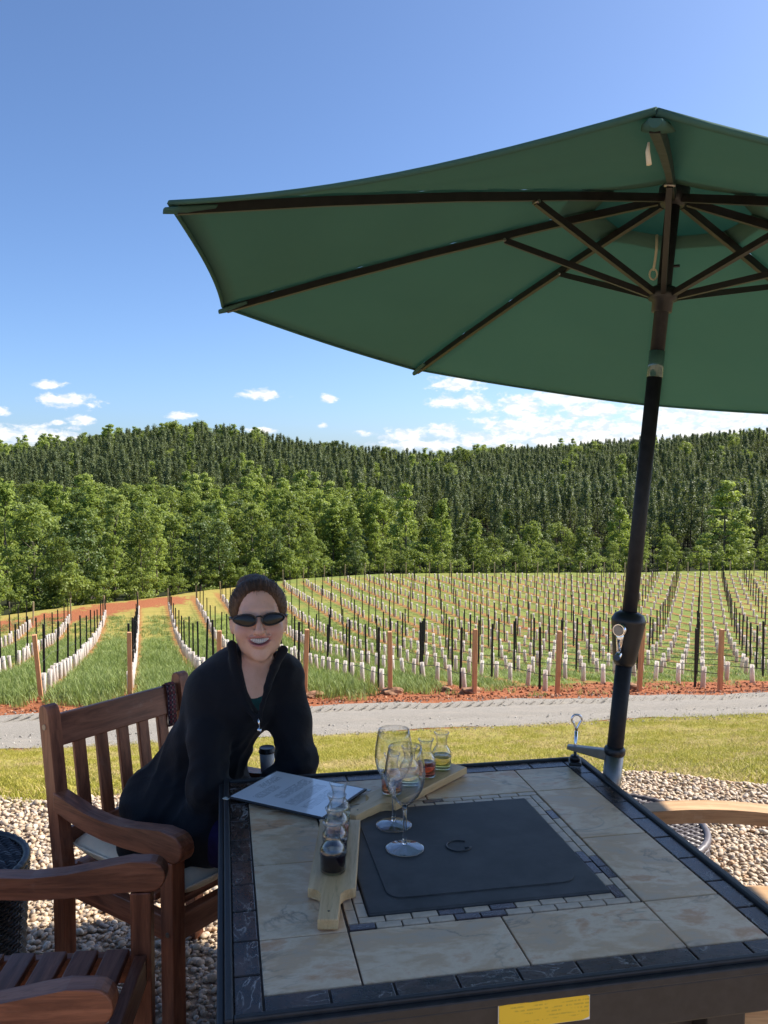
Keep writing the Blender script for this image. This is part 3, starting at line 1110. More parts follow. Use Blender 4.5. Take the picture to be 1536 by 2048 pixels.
def vineyard():
    # pieces
    mb = MB()
    mb.lathe([(0.078, -0.03), (0.070, 0.30), (0.068, 0.64), (0.062, 0.64), (0.063, 0.3), (0.068, -0.03)], 8)
    tmp = mb.build('grow_tube', M['tube'])
    tube_me = tmp.data
    bpy.data.objects.remove(tmp)
    mb = MB()
    mb.box((0, 0, 0.92), (0.064, 0.05, 1.96), None, 0.006, 1)
    for k in range(8):
        mb.box((0.0, -0.025, 0.35 + 0.2 * k), (0.066, 0.012, 0.03))
    tmp = mb.build('trellis_stake', M['stake'])
    stake_me = tmp.data
    bpy.data.objects.remove(tmp)
    mb = MB()
    mb.box((0, 0, 0.88), (0.115, 0.115, 2.02), None, 0.008, 1)
    for z in (0.52, 1.0, 1.55):
        mb.box((0, 0, z), (0.121, 0.121, 0.008))
    tmp = mb.build('end_post', M['post_wood'])
    post_me = tmp.data
    bpy.data.objects.remove(tmp)
    fpost_me = post_me.copy()
    fpost_me.materials[0] = M['old_post']
    for v in fpost_me.vertices:
        v.co.x *= 0.75
        v.co.y *= 0.75
        v.co.z *= 0.86

    ordinal = {-4: 'farthest left', -3: 'second from left', -2: 'just left of the woman', -1: 'just right of the woman',
               0: 'second right of the woman', 1: 'third right of the woman', 2: 'left of the umbrella pole', 3: 'behind the umbrella pole', 4: 'right of the umbrella pole'}
    tubes, stakes = [], []

    def spot(rname, px, y):
        if rname != 'rest':
            return rname
        side = 'rows at the left edge' if px < 300 else ('rows left of the umbrella pole' if px < 1220 else 'rows right of the umbrella pole')
        return side + (', near' if y < 32 else (', half way back' if y < 50 else ', far back'))
    rr = random.Random(3)
    for i in range(-26, 44):
        p0 = ROW0 + ROWSTEP * i
        # where the row reaches the end of the field
        t = 0.0
        while t < 90:
            q = p0 + RD * t
            if q[1] > field_edge(q[0]) - 5.5 - 7.5 * min(1.0, max(0.0, (-11 - q[0]) / 5)):
                break
            t += 0.5
        tend = t
        rname = {True: 'row of the post ' + ordinal.get(i, ''), False: ''}[i in ordinal] or 'rest'
        for end, tt in ((0, 0.0), (1, tend)):
            q = p0 + RD * tt
            px = 768 + 1690 * q[0] / q[1]
            if px < -500 or px > 2000:
                continue
            z = gz(q[0], q[1])
            o = share('end_post', post_me if end == 0 else fpost_me, None, (q[0], q[1], z - 0.02),
                      (rr.uniform(-0.02, 0.05) + (0.05 if end == 0 else 0), (0.07 if i == -4 else 0.035 * rr.uniform(-1, 1)) * (-1 if i != 4 else -1.2), AZ_ROW + rr.uniform(-0.1, 0.1)),
                      (1, 1, rr.uniform(0.95, 1.03)))
            if end == 0:
                tag(o, 'orange brown wooden end post by the road, ' + ordinal.get(i, 'beyond the edge of the picture'), 'post', 'wooden end posts by the road')
            else:
                tag(o, 'pale wooden end post at the far end of the vine rows by the trees', 'post', 'far end posts')
        t = 0.75
        k = 0
        while t < tend - 0.8:
            q = p0 + RD * t + RN * rr.uniform(-0.03, 0.03)
            px = 768 + 1690 * q[0] / q[1]
            if -640 < px < 2300 and not (rr.random() < 0.03):
                tubes.append((q[0], q[1], rr.uniform(0.9, 1.06), rr.gauss(0, 0.05), rr.gauss(0, 0.05), i, spot(rname, px, q[1])))
            if k % 3 == 0 and -640 < px < 2300:
                qs = q + RD * 0.35
                stakes.append((qs[0], qs[1], rr.uniform(0.92, 1.1), rr.gauss(0, 0.014), rr.gauss(0, 0.014), i, spot(rname, px, q[1])))
            t += 1.2
            k += 1
        # drip line and trellis wires along the row
        if tend > 10:
            w = None
            n = int(tend / 1.42) + 1
            pth, pth2 = [], []
            for j in range(n * 2 + 1):
                tt = tend * j / (n * 2)
                q = p0 + RD * tt
                g = gz(q[0], q[1])
                sag = 0.05 * math.sin(PI * (tt % 3.6) / 3.6)
                pth.append((q[0], q[1], g + 0.50 - sag + rr.uniform(-0.012, 0.012)))
                pth2.append((q[0] + 0.02, q[1], g + 1.02 - sag * 0.3))
            mb = MB()
            mb.tube(pth, 0.011, 4)
            dl = mb.build('drip_line', M['wire'])
            tag(dl, 'black drip hose strung along the ' + (rname if rname != 'rest' else ('rows starting off to the right' if i > 0 else 'rows at the left edge')), 'drip hose', 'drip hoses along the vine rows')
            if -6 <= i <= 8:
                mb = MB()
                mb.tube(pth2, 0.0035, 3)
                mb.build('trellis_wire', M['thin_wire'], dl)
    def rank(s):
        px = 768 + 1690 * s[0] / s[1]
        return s[0] ** 2 + s[1] ** 2 + (1e6 if px < -20 or px > 1560 else 0)
    tubes.sort(key=rank)
    stakes.sort(key=rank)

    def place(lst, me, name, what, cat, group, far_label):
        for (x, y, s, rx, ry, i, rname) in lst[:300]:
            o = share(name, me, None, (x, y, gz(x, y) - 0.03), (rx, ry, AZ_ROW), (1, 1, s))
            tag(o, what + ' in the ' + rname, cat, group)
        rest = lst[300:]
        if rest:
            n = len(me.vertices)
            co = np.zeros(n * 3, dtype=np.float32)
            me.vertices.foreach_get('co', co)
            co = co.reshape(-1, 3)
            V, F4 = [], []
            fc = [tuple(p.vertices) for p in me.polygons]
            for (x, y, s, rx, ry, i, rname) in rest:
                R = np.array(Euler((rx, ry, AZ_ROW)).to_matrix()) @ np.diag([1, 1, s])
                k = len(V) * 1
                V.extend((co @ R.T + np.array([x, y, gz(x, y) - 0.03])).tolist())
                F4.extend([tuple(a + k for a in f) for f in fc])
            o = mesh_obj(name + '_rows', V, F4, M['tube_far'] if name == 'grow_tube' else me.materials[0], smooth=(name == 'grow_tube'))
            tag(o, far_label, cat, kind='stuff')
    place(tubes, tube_me, 'grow_tube', 'white grow tube', 'grow tube', 'white grow tubes in the vine rows', 'white grow tubes of the distant vine rows near the trees')
    place(stakes, stake_me, 'trellis_stake', 'thin black trellis stake', 'stake', 'black trellis stakes', 'black stakes of the distant vine rows near the trees')
    # rocks by the posts
    for (px, py, s, lab) in ((621, 1391, 0.30, 'flat red brown rock at the foot of the post right of the woman'), (783, 1389, 0.34, 'red rock lying in front of the post in the middle'),
                             (943, 1383, 0.30, 'tan rock at the foot of the post left of the umbrella pole'), (892, 1372, 0.2, 'tan clod beside a grow tube in the middle'),
                             (1265, 1372, 0.36, 'dark red clod heaped at the foot of the post behind the umbrella pole')):
        bm = bmesh.new()
        bmesh.ops.create_icosphere(bm, subdivisions=3, radius=1.0)
        q = random.Random(px)
        ph = [q.uniform(0, 6) for _ in range(4)]
        for v in bm.verts:
            v.co *= 1 + 0.18 * math.sin(3 * v.co.x + ph[0]) * math.sin(2.7 * v.co.y + ph[1]) + 0.12 * math.sin(5 * v.co.z + 4 * v.co.x + ph[2])
            v.co = Vector((v.co.x * s, v.co.y * s * 0.7, v.co.z * s * 0.42))
        me = bpy.data.meshes.new('rock')
        bm.to_mesh(me)
        bm.free()
        me.materials.append(M['rock'])
        d = 6.1 * 1690 / (py - 945)
        x = (px - 768) / 1690 * d
        o = share('rock', me, None, (x, d, gz(x, d) + 0.04))
        tag(o, lab, 'rock')


vineyard()


# ------------------------------------------------------------------ trees
GREENS = [(0.075, 0.105, 0.024), (0.145, 0.20, 0.045), (0.23, 0.30, 0.07), (0.33, 0.38, 0.11)]
M['leaf'] = leaf_mat('broad_leaves', GREENS, 0.48, 0.5, 0.7)
M['leaf_bright'] = leaf_mat('bright_leaves', [(0.17, 0.24, 0.045), (0.25, 0.33, 0.065), (0.33, 0.41, 0.10), (0.40, 0.46, 0.15)], 0.48, 0.5, 0.6)
M['leaf_dark'] = leaf_mat('dark_leaves', [(0.045, 0.075, 0.020), (0.075, 0.12, 0.032), (0.115, 0.17, 0.048)], 0.25, 0.5, 0.5)
M['needles'] = leaf_mat('pine_needles', [(0.060, 0.085, 0.034), (0.090, 0.120, 0.050), (0.125, 0.160, 0.070), (0.165, 0.20, 0.09)], 0.22, 0.6, 0.5)
M['bark'] = simple('grey_bark', (0.15, 0.125, 0.10), 0.9, 0, 0.2, 4, 0.5, 0.4, 0.05)
M['bark_dark'] = simple('dark_bark', (0.065, 0.05, 0.04), 0.9, 0, 0.2, 4, 0.5, 0.4, 0.05)


def crown_mesh(name, m, H, W, base, shape, seed, nclump, nleaf, ls):
    """leaf quads gathered in clumps that fill an uneven crown"""
    r = np.random.default_rng(seed)
    cl = []
    tries = 0
    while len(cl) < nclump and tries < 20000:
        tries += 1
        t = r.random()
        z = base + (H - base) * t
        if shape == 'spire':
            rad = W * (0.12 + 0.88 * min(1, (1 - t) * 1.5) ** 0.8) * min(1, 0.45 + t * 2.4)
        elif shape == 'pine':
            rad = W * max(0.03, (1 - t)) ** 0.95 * min(1, 0.55 + t * 1.8)
        elif shape == 'dome':
            rad = W * math.sqrt(max(0.0, 1 - (2 * t - 0.85) ** 2 / 1.35)) if t > 0.1 else W * 0.6
        elif shape == 'slim':
            rad = W * (0.35 + 0.65 * math.sin(PI * min(1, t * 0.85 + 0.12)))
        else:
            rad = W * (0.5 + 0.5 * math.sin(PI * (t * 0.9 + 0.05)))
        a = r.uniform(0, 2 * PI)
        rad *= 0.82 + 0.28 * math.sin(3 * a + seed) * math.sin(5 * t + seed * 1.7)
        q = rad * math.sqrt(r.uniform(0.12, 1.0))
        cl.append((q * math.cos(a), q * math.sin(a), z, r.uniform(0.55, 1.15)))
    cl = np.array(cl)
    n = len(cl) * nleaf
    cid = np.repeat(np.arange(len(cl)), nleaf)
    d = r.normal(size=(n, 3))
    d /= np.linalg.norm(d, axis=1)[:, None]
    cs = W * (0.25 if shape != 'pine' else 0.30) * cl[cid, 3] * r.uniform(0.7, 1.35, n)
    rad = cs * r.uniform(0.35, 1.0, n) ** 0.6
    C = cl[cid, :3] + d * rad[:, None] * np.array([1.15, 1.15, 0.72] if shape != 'pine' else [0.85, 0.85, 1.25])
    # leaves face outwards and up, with scatter
    nrm = d + np.array([0, 0, 0.5]) + r.normal(0, 0.55, (n, 3))
    nrm /= np.linalg.norm(nrm, axis=1)[:, None]
    t1 = np.cross(nrm, r.normal(size=(n, 3)))
    t1 /= np.linalg.norm(t1, axis=1)[:, None]
    t2 = np.cross(nrm, t1)
    s1 = ls * r.uniform(0.55, 1.25, n)[:, None]
    s2 = s1 * r.uniform(0.5, 0.9, n)[:, None]
    V = np.stack([C - t1 * s1, C + t2 * s2 * 0.9, C + t1 * s1, C - t2 * s2 * 0.9], 1).reshape(-1, 3)
    Q = np.arange(n * 4).reshape(-1, 4)
    return np_mesh(name, V, Q, m), cl


def trunk_mesh(name, m, H, rad, cl, seed, bend=0.35, limbs=9):
    r = random.Random(seed)
    mb = MB()
    pts, rs = [], []
    x = y = 0.0
    for k in range(8):
        t = k / 7
        pts.append((x, y, -0.6 + (H + 0.3) * t))
        rs.append(rad * (1 - 0.86 * t))
        x += r.uniform(-bend, bend) * 0.35
        y += r.uniform(-bend, bend) * 0.35
    mb.tube(pts, rs, 7)
    idx = list(range(len(cl)))
    r.shuffle(idx)
    for i in idx[:limbs]:
        c = cl[i]
        t0 = max(0.12, min(0.9, (c[2] - 1.2 - 0.3 * math.hypot(c[0], c[1])) / H))
        k = int(t0 * 7)
        p = Vector(pts[k]).lerp(Vector(pts[min(7, k + 1)]), t0 * 7 - k)
        e = Vector(c[:3])
        mid = p.lerp(e, 0.5) + Vector((0, 0, -0.08 * (e - p).length))
        mb.tube([p, mid, e], [rad * 0.36, rad * 0.22, rad * 0.06], 5)
    tmp = mb.build(name, m)
    me = tmp.data
    bpy.data.objects.remove(tmp)
    return me


TREES = {}


def make_kinds():
    spec = {
        'poplar': [('leaf_bright', 'bark', 13.0, 2.5, 1.6, 'spire', s, 74, 64, 0.165) for s in (1, 2, 3)],
        'broad': [('leaf', 'bark', 11.5, 3.3, 2.0, 'dome', s, 78, 64, 0.165) for s in (4, 5, 6)],
        'slim': [('leaf', 'bark', 12.5, 2.0, 4.2, 'slim', s, 54, 60, 0.16) for s in (7, 8)],
        'dark': [('leaf_dark', 'bark_dark', 11.0, 3.0, 1.5, 'dome', s, 74, 64, 0.17) for s in (9, 10)],
        'shrub': [('leaf', 'bark', 3.6, 1.9, 0.1, 'dome', s, 30, 50, 0.14) for s in (14, 15)],
    }
    for k, lst in spec.items():
        TREES[k] = []
        for (lm, bm_, H, W, base, shp, s, nc, nl, ls) in lst:
            cm, cl = crown_mesh('crown', M[lm], H, W, base, shp, s, nc, nl, ls)
            tm = trunk_mesh('trunk', M[bm_], H * 0.93, 0.17 if k != 'shrub' else 0.07, cl, s)
            TREES[k].append((cm, tm))


make_kinds()


def pine_mesh(name, seed, H=14.0, W=2.15):
    me, cl = crown_mesh(name, M['needles'], H, W, H * 0.38, 'pine', seed, 42, 34, 0.155)
    return pine_join(name, me, seed, H)


def old_pine(name, seed, H=14.5, W=2.5):
    r = np.random.default_rng(seed)
    n = 560
    t = r.random(n) ** 0.8
    z = H * (0.22 + 0.80 * t)
    nb = r.integers(0, 7, n)
    lay = np.floor(z / 1.15)
    a = nb * 2 * PI / 7 + lay * 1.3 + r.normal(0, 0.16, n)
    rad = W * np.clip((1.04 - t), 0.02, 1) ** 1.0 * np.sqrt(r.uniform(0.03, 1, n)) * (0.75 + 0.35 * np.sin(lay * 2.3 + seed))
    z = z + 0.28 * rad + r.normal(0, 0.12, n)
    C = np.stack([rad * np.cos(a), rad * np.sin(a), z], 1)
    d = np.stack([np.cos(a), np.sin(a), 0.9 + r.normal(0, 0.4, n)], 1) + r.normal(0, 0.4, (n, 3))
    d /= np.linalg.norm(d, axis=1)[:, None]
    s = np.cross(d, r.normal(size=(n, 3)))
    s /= np.linalg.norm(s, axis=1)[:, None]
    L = r.uniform(0.30, 0.55, n)[:, None]
    V = np.stack([C - d * L - s * L * 0.45, C - d * L * 0.6 + s * L * 0.5, C + d * L], 1).reshape(-1, 3)
    return np_mesh(name, V, np.arange(n * 3).reshape(-1, 3), M['needles'])


def pine_join(name, me, seed, H):
    tm = trunk_mesh(name + '_trunk', M['bark_dark'], H * 0.95, 0.15, np.zeros((0, 4)), seed, 0.1, 0)
    bm = bmesh.new()
    bm.from_mesh(me)
    k = len(bm.faces)
    bm.from_mesh(tm)
    bm.faces.ensure_lookup_table()
    for f in bm.faces[k:]:
        f.material_index = 1
    bm.to_mesh(me)
    bm.free()
    me.materials.append(M['bark_dark'])
    return me


def forest():
    rr = random.Random(21)
    placed = []
    extra = []
    for off, s0 in ((3, 0.45), (8, 0.6), (14, 0.75), (22, 0.85), (32, 0.95), (44, 1.0)):
        x = -130.0
        while x < 150:
            y = float(field_edge(np.array([x]))[0]) + off + rr.uniform(-2, 2)
            px = 768 + 1690 * x / y
            if px < -85 or px > 1625:
                extra.append((x, y, s0 * rr.uniform(0.75, 1.1)))
            x += rr.uniform(3.4, 5.5)

    def tree(kind, x, y, s, label, group, name='tree', sw=None, var=None):
        v = TREES[kind][rr.randrange(len(TREES[kind])) if var is None else var]
        o = empty(name, (x, y, gz(x, y)), rr.uniform(0, 6.28))
        w = s * (sw or rr.uniform(0.88, 1.15))
        o.scale = (w, w, s)
        share('crown', v[0], o)
        share('trunk', v[1], o)
        tag(o, label, 'tree' if kind != 'shrub' else 'shrub', group)
        placed.append((x, y))
        return o

    def where(x, y):
        px = 768 + 1690 * x / y
        if px < 260:
            return 'at the left'
        if px < 620:
            return 'behind the woman'
        if px < 960:
            return 'in the middle'
        if px < 1230:
            return 'left of the pole'
        return 'right of the pole'
    nm = {'poplar': 'tall pointed bright green tree', 'broad': 'round leafy green tree', 'slim': 'slender tree with bare lower trunk', 'dark': 'dark green bushy tree', 'shrub': 'low green shrub'}
    # the ones that stand out
    def at_px(px, d):
        return ((px - 768) / 1690 * d, d)
    x, y = at_px(1452, 112)
    tree('poplar', x, y, 1.02, 'largest pointed yellow green tree standing out at the right of the umbrella pole', 'trees', 'tree', 1.55, 0)
    for px, d, kind, s, lab in ((885, 113, 'poplar', 0.86, 'narrow pointed green tree rising in the middle above the vine rows'),
                                (810, 112, 'poplar', 1.02, 'tall pointed tree in the middle, left of a narrower one'),
                                (575, 104, 'slim', 0.98, 'slender pole-like tree with bare trunk above the head of the woman'),
                                (1065, 118, 'broad', 0.74, 'wide round olive green tree left of the umbrella pole'),
                                (1240, 116, 'poplar', 0.90, 'pointed green tree right behind the umbrella pole'),
                                (230, 84, 'slim', 1.02, 'tall dark tree with vine covered trunk behind the left rows'),
                                (70, 74, 'broad', 0.92, 'large leafy tree nearest the left edge of the forest')):
        x, y = at_px(px, d)
        tree(kind, x, y, s, lab, 'trees')
    # front ranks of the wood
    for rank, (off, smin, smax, step) in enumerate(((4, 0.42, 0.74, 4.0), (10, 0.6, 0.92, 4.2), (18, 0.72, 1.05, 4.6), (28, 0.85, 1.15, 5.2), (40, 0.9, 1.25, 6.0))):
        x = -62.0
        while x < 78:
            y = float(field_edge(np.array([x]))[0]) + off + rr.uniform(-2, 2.5)
            px = 768 + 1690 * x / y
            if -90 < px < 1630 and all((x - a) ** 2 + (y - b) ** 2 > 2.2 ** 2 for a, b in placed):
                k = rr.choices(['broad', 'poplar', 'slim', 'dark'], [4, 3.2 if rank > 1 else 1.6, 2.4 if rank < 3 else 1, 2])[0]
                left = 0.92 if px < 450 else (0.80 if px < 760 else 0.58)
                if rank < 2 and px > 760:
                    left = 0.52
                tree(k, x, y, rr.uniform(smin, smax) * left, nm[k] + ' ' + where(x, y) + (', in the front rank' if rank < 2 else ', further back'), 'trees at the forest edge')
            x += step * rr.uniform(0.75, 1.3)
    # undergrowth along the edge
    x = -62.0
    while x < 78:
        y = float(field_edge(np.array([x]))[0]) + rr.uniform(1.0, 6.0)
        px = 768 + 1690 * x / y
        if -60 < px < 1600:
            tree('shrub', x, y, rr.uniform(0.45, 1.0), 'low green shrub at the foot of the trees ' + where(x, y), 'shrubs at the forest edge', 'shrub')
        x += rr.uniform(2.0, 4.2) * (0.36 if x < -8 else 0.8)
    # the wood on the hills behind reads as one mass
    pv = [loose('pine_piece_%d' % k, pine_mesh('pine_piece', 100 + k)) for k in range(5)]
    dv = []
    for kind in ('broad', 'poplar', 'dark'):
        for cm, tm in TREES[kind][:2]:
            bm = bmesh.new()
            bm.from_mesh(cm)
            k = len(bm.faces)
            bm.from_mesh(tm)
            bm.faces.ensure_lookup_table()
            for f in bm.faces[k:]:
                f.material_index = 1
            wm = bpy.data.meshes.new('wood_piece')
            bm.to_mesh(wm)
            bm.free()
            wm.materials.append(cm.materials[0])
            wm.materials.append(tm.materials[0])
            dv.append(loose('wood_piece_%d' % (len(dv)), wm))
    P, S, Vd = [], [], []
    PB, SB, VB = [], [], []
    for x, y, s_ in extra:
        PB.append((x, y))
        SB.append(s_)
        VB.append(rr.randrange(6))
    for D0, D1, st in ((118, 170, 4.0), (170, 300, 3.3), (300, 480, 4.0)):
        A0, A1 = math.radians(-52), math.radians(52)
        D = D0
        while D < D1:
            na = int((A1 - A0) * D / st)
            for j in range(na):
                a = A0 + (A1 - A0) * (j + rr.random()) / na
                d = D + rr.uniform(-0.5, 0.5) * st
                x, y = d * math.sin(a), d * math.cos(a)
                if y < float(np.interp(x, [-140, -80, -26, -9, 0, 70, 120], [44, 50, 64, 90, 96, 99, 102])) + 30:
                    continue
                px = 768 + 1690 * x / y
                lim = np.interp(px, [-100, 300, 600, 800, 1000, 1600], [168, 168, 156, 136, 132, 134])
                nz = vnoise(np.array([x]), np.array([y]), 22.0, 31)[0]
                dec = d < lim + 26 * (nz - 0.5) or (nz > 0.80 and rr.random() < 0.55) or (d > 245 and px < 520 and rr.random() < 0.25) or rr.random() < 0.015
                if dec:
                    PB.append((x, y))
                    SB.append(rr.uniform(0.75, 1.15) * (0.62 if px > 780 and d < 200 else 0.95) * (1.2 if d > 235 else 1.0))
                    VB.append(rr.choices([0, 1, 2, 3, 4, 5], [2, 2, 2, 2, 1, 1])[0])
                else:
                    P.append((x, y))
                    S.append(rr.uniform(0.78, 1.12) * (0.92 if d < 300 else 0.88))
                    Vd.append(rr.randrange(5))
            D += st
    for pts, s, v, var, name, lab in ((P, S, Vd, pv, 'pine_wood', 'dark pine plantation covering both hills in the distance'),
                                      (PB, SB, VB, dv, 'broadleaf_wood', 'mass of lighter green broadleaf trees on the lower slopes behind the forest edge')):
        A = np.array(pts)
        s = np.array(s)
        n = len(A)
        Z = ground(A[:, 0], A[:, 1]) - 0.3
        rot = np.stack([RNG.normal(0, 0.03, n), RNG.normal(0, 0.03, n), RNG.uniform(0, 6.28, n)], 1)
        w = s * RNG.uniform(0.85, 1.2, n)
        o = scatter(name, np.stack([A[:, 0], A[:, 1], Z], 1), rot, np.stack([w, w, s], 1), np.array(v), var)
        tag(o, lab, 'forest', kind='stuff')
    print('pines', len(P), 'broad', len(PB), 'trees', len(placed))


forest()


# ------------------------------------------------------------------ fire pit table
T_H = 0.70
T_C = Vector((0.159, 1.764, 0.0))
T_R = math.radians(10.8)
T_M = Matrix.Translation(T_C) @ Matrix.Rotation(T_R, 4, 'Z')


def slab_mesh(name, sx, sy, h, m, bev=0.0015):
    mb = MB()
    mb.box((0, 0, 0), (sx, sy, h), None, bev, 2)
    o = mb.build(name, m)
    me = o.data
    bpy.data.objects.remove(o)
    return me


def fire_table():
    t = empty('fire_table', T_C, T_R)
    tag(t, 'square tile topped fire pit table with black metal rim under the umbrella', 'table')
    rr = random.Random(2)
    z = T_H
    HB, HG = 0.433, 0.478          # half size of the beige field, of the field with the dark border
    HO = 0.503
    # bed under the tiles
    MB().box((0, 0, z - 0.0215), (2 * HG, 2 * HG, 0.035)).build('grout_bed', M['grout'], t)
    # rim: two stepped frames
    for (a, b, z0, z1, bev) in ((HG, HO - 0.012, z - 0.016, z + 0.006, 0.003), (HO - 0.012, HO, z - 0.016, z - 0.001, 0.003)):
        mb = MB()
        for s in (-1, 1):
            mb.box((s * (a + b) / 2, 0, (z0 + z1) / 2), (b - a, 2 * b, z1 - z0), None, bev)
            mb.box((0, s * (a + b) / 2, (z0 + z1) / 2), (2 * a - 0.0005, b - a, z1 - z0), None, bev)
        mb.build('rim', M['rim_metal'], t)
    g = 0.0035
    # beige tiles: 0.155 / 0.278 / 0.278 / 0.155 round the opening
    cuts = [-HB, -HB + 0.155, 0.0, HB - 0.155, HB]
    cache = {}
    for i in range(4):
        for j in range(4):
            if i in (1, 2) and j in (1, 2):
                continue
            sx, sy = cuts[i + 1] - cuts[i] - g, cuts[j + 1] - cuts[j] - g
            k = (round(sx, 4), round(sy, 4))
            if k not in cache:
                cache[k] = slab_mesh('tile', sx, sy, 0.010, M['tile'])
            share('tile', cache[k], t, ((cuts[i] + cuts[i + 1]) / 2, (cuts[j] + cuts[j + 1]) / 2, z - 0.005 + rr.uniform(-0.0004, 0.0004)), (0, 0, 0))
    # dark marble border
    n = 9
    ln = (2 * HB + 0.045) / n
    bme = slab_mesh('border_tile', ln - g, 0.045 - g, 0.010, M['marble'])
    for s in range(4):
        a = s * PI / 2
        for k in range(n):
            u = -HB + (k + 0.5) * ln
            p = Matrix.Rotation(a, 3, 'Z') @ Vector((u, -(HB + 0.0225), 0))
            share('border_tile', bme, t, (p.x, p.y, z - 0.005 + rr.uniform(-0.0005, 0.0003)), (0, 0, a))
    # mosaic strips round the lid: two courses of small bricks
    HI = HB - 0.155
    w = 0.0205
    for course in range(2):
        r0 = HI - 0.002 - course * w
        L = 2 * r0 - w
        nb = 11 if course == 0 else 10
        ln = L / nb
        me_l = slab_mesh('mosaic_tile', ln - 0.003, w - 0.003, 0.008, M['mosaic_light'], 0.001)
        me_d = slab_mesh('mosaic_tile', ln - 0.003, w - 0.003, 0.008, M['mosaic_dark'], 0.001)
        for s in range(4):
            a = s * PI / 2
            for k in range(nb):
                u = -r0 + (k + 0.5) * ln
                p = Matrix.Rotation(a, 3, 'Z') @ Vector((u, -(r0 - w / 2), 0))
                dark = (k + 3 * s + course) % 11 in ((0, 5) if course == 0 else (4, 6)) or (s == 0 and course == 0 and k in (0, 4)) or (s == 1 and k == 3)
                share('mosaic_tile', me_d if dark else me_l, t, (p.x, p.y, z - 0.004 + rr.uniform(-0.0006, 0.0002)), (0, 0, a))
    # slate lid with a raised rounded square and a ring pull
    HL = HI - 2 * w - 0.003
    mb = MB()
    mb.box((0, 0, z - 0.0075), (2 * HL, 2 * HL, 0.022), None, 0.003)
    lid = mb.build('lid', M['slate'], t)

    def rsq(h, r, n=6):
        o = []
        for cx, cy, a0 in ((h - r, h - r, 0), (-(h - r), h - r, PI / 2), (-(h - r), -(h - r), PI), (h - r, -(h - r), 1.5 * PI)):
            for k in range(n + 1):
                a = a0 + PI / 2 * k / n
                o.append((cx + r * math.cos(a), cy + r * math.sin(a)))
        return o
    mb = MB()
    o1 = rsq(HL - 0.045, 0.03)
    mb.prism(o1, z + 0.0036, z + 0.0055, None, 0.0016, 2)
    mb.build('raised_panel', M['slate'], lid)
    mb = MB()
    ring = [(0.026 * math.cos(a), 0.026 * math.sin(a), z + 0.0060) for a in [2 * PI * k / 40 for k in range(5, 38)]]
    ring += [(0.018, -0.012, z + 0.0060), (0.010, -0.013, z + 0.0060)]
    mb.tube(ring, 0.0022, 6)
    mb.build('ring_pull', M['plastic'], lid)
    # apron, base and legs
    mb = MB()
    ha = HO - 0.004
    for s in (-1, 1):
        mb.box((s * (ha - 0.012), 0, z - 0.050), (0.022, 2 * ha, 0.066), None, 0.003)
        mb.box((0, s * (ha - 0.012), z - 0.050), (2 * (ha - 0.0235), 0.022, 0.066), None, 0.003)
    mb.build('apron', M['base_metal'], t)
    hb = 0.37
    MB().box((0, 0, z - 0.075), (2 * hb + 0.12, 2 * hb + 0.12, 0.03), None, 0.003).build('under_frame', M['base_metal'], t)
    for sx in (-1, 1):
        for sy in (-1, 1):
            MB().box((sx * hb, sy * hb, (z - 0.09) / 2), (0.075, 0.075, z - 0.092), None, 0.005).build('leg', M['base_metal'], t)
    for s in range(4):
        Mr = Matrix.Rotation(s * PI / 2, 4, 'Z')
        mb = MB()
        mb.box((0, -hb + 0.012, (z - 0.15) / 2 + 0.02), (2 * hb - 0.076, 0.014, z - 0.19), Mr, 0.003)
        mb.build('side_panel', M['base_metal'], t)
        mb = MB()
        mb.box((0, -hb + 0.004, z - 0.115), (2 * hb - 0.076, 0.018, 0.045), Mr, 0.003)
        mb.build('panel_rail', M['base_metal'], t)
    # yellow notice on the near apron
    m, N, b = new_mat('yellow_notice', (0.72, 0.50, 0.03), 0.45)
    P = N.coord('Object')
    sep = N.n('ShaderNodeSeparateXYZ')
    N.l(P, sep.inputs[0])
    lines = N.math('SINE', N.math('MULTIPLY', sep.outputs[2], 1050.0))
    words = N.noise(N.coord('Object', (1, 1, 0.4)), 240.0, 2, 0.5)
    blk = N.noise(N.coord('Object', (1, 1, 3.0)), 26.0, 1, 0.4)
    k = N.math('MULTIPLY', N.math('MULTIPLY', N.smooth(lines, -0.1, 0.5), N.smooth(words, 0.40, 0.52)), N.smooth(blk, 0.45, 0.56))
    c = N.mix(N.math('MULTIPLY', k, 0.4), (0.85, 0.55, 0.03), (0.30, 0.20, 0.03))
    N.l(c, b.inputs['Base Color'])
    p0, p1 = T_M.inverted() @ onz(987, 1990, z - 0.045), T_M.inverted() @ onz(1165, 1960, z - 0.045)
    x0, x1 = -0.078, 0.070
    yy = -ha - 0.0018
    zl = z + 0.024
    ol = [(x0, zl - 0.079), (x1 - 0.012, zl - 0.079), (x1, zl - 0.075), (x1, zl - 0.043), (x1 - 0.004, zl - 0.040), (x1 - 0.03, zl - 0.0375), (x1 - 0.075, zl - 0.040), (x0 + 0.05, zl - 0.041), (x0 + 0.03, zl - 0.0385), (x0, zl - 0.041)]
    Mx = Matrix(((1, 0, 0, 0), (0, 0, 1, 0), (0, 1, 0, 0), (0, 0, 0, 1)))
    mb = MB()
    mb.prism(ol, yy, yy + 0.001, Mx)
    no = mb.build('notice_label', m, t)
    no['label'] = 'yellow paper notice stuck to the near apron of the table'
    mw = M['white_paint']
    mb = MB()
    e = 0.0012
    mb.prism([(x0 - e, zl - 0.079 - e), (x1 + e, zl - 0.079 - e), (x1 + e, zl - 0.040 + e), (x1 - 0.03, zl - 0.0375 + e), (x1 - 0.075, zl - 0.040 + e), (x0 + 0.05, zl - 0.041 + e), (x0 + 0.03, zl - 0.0385 + e), (x0 - e, zl - 0.041 + e)], yy + 0.0012, yy + 0.0016, Mx)
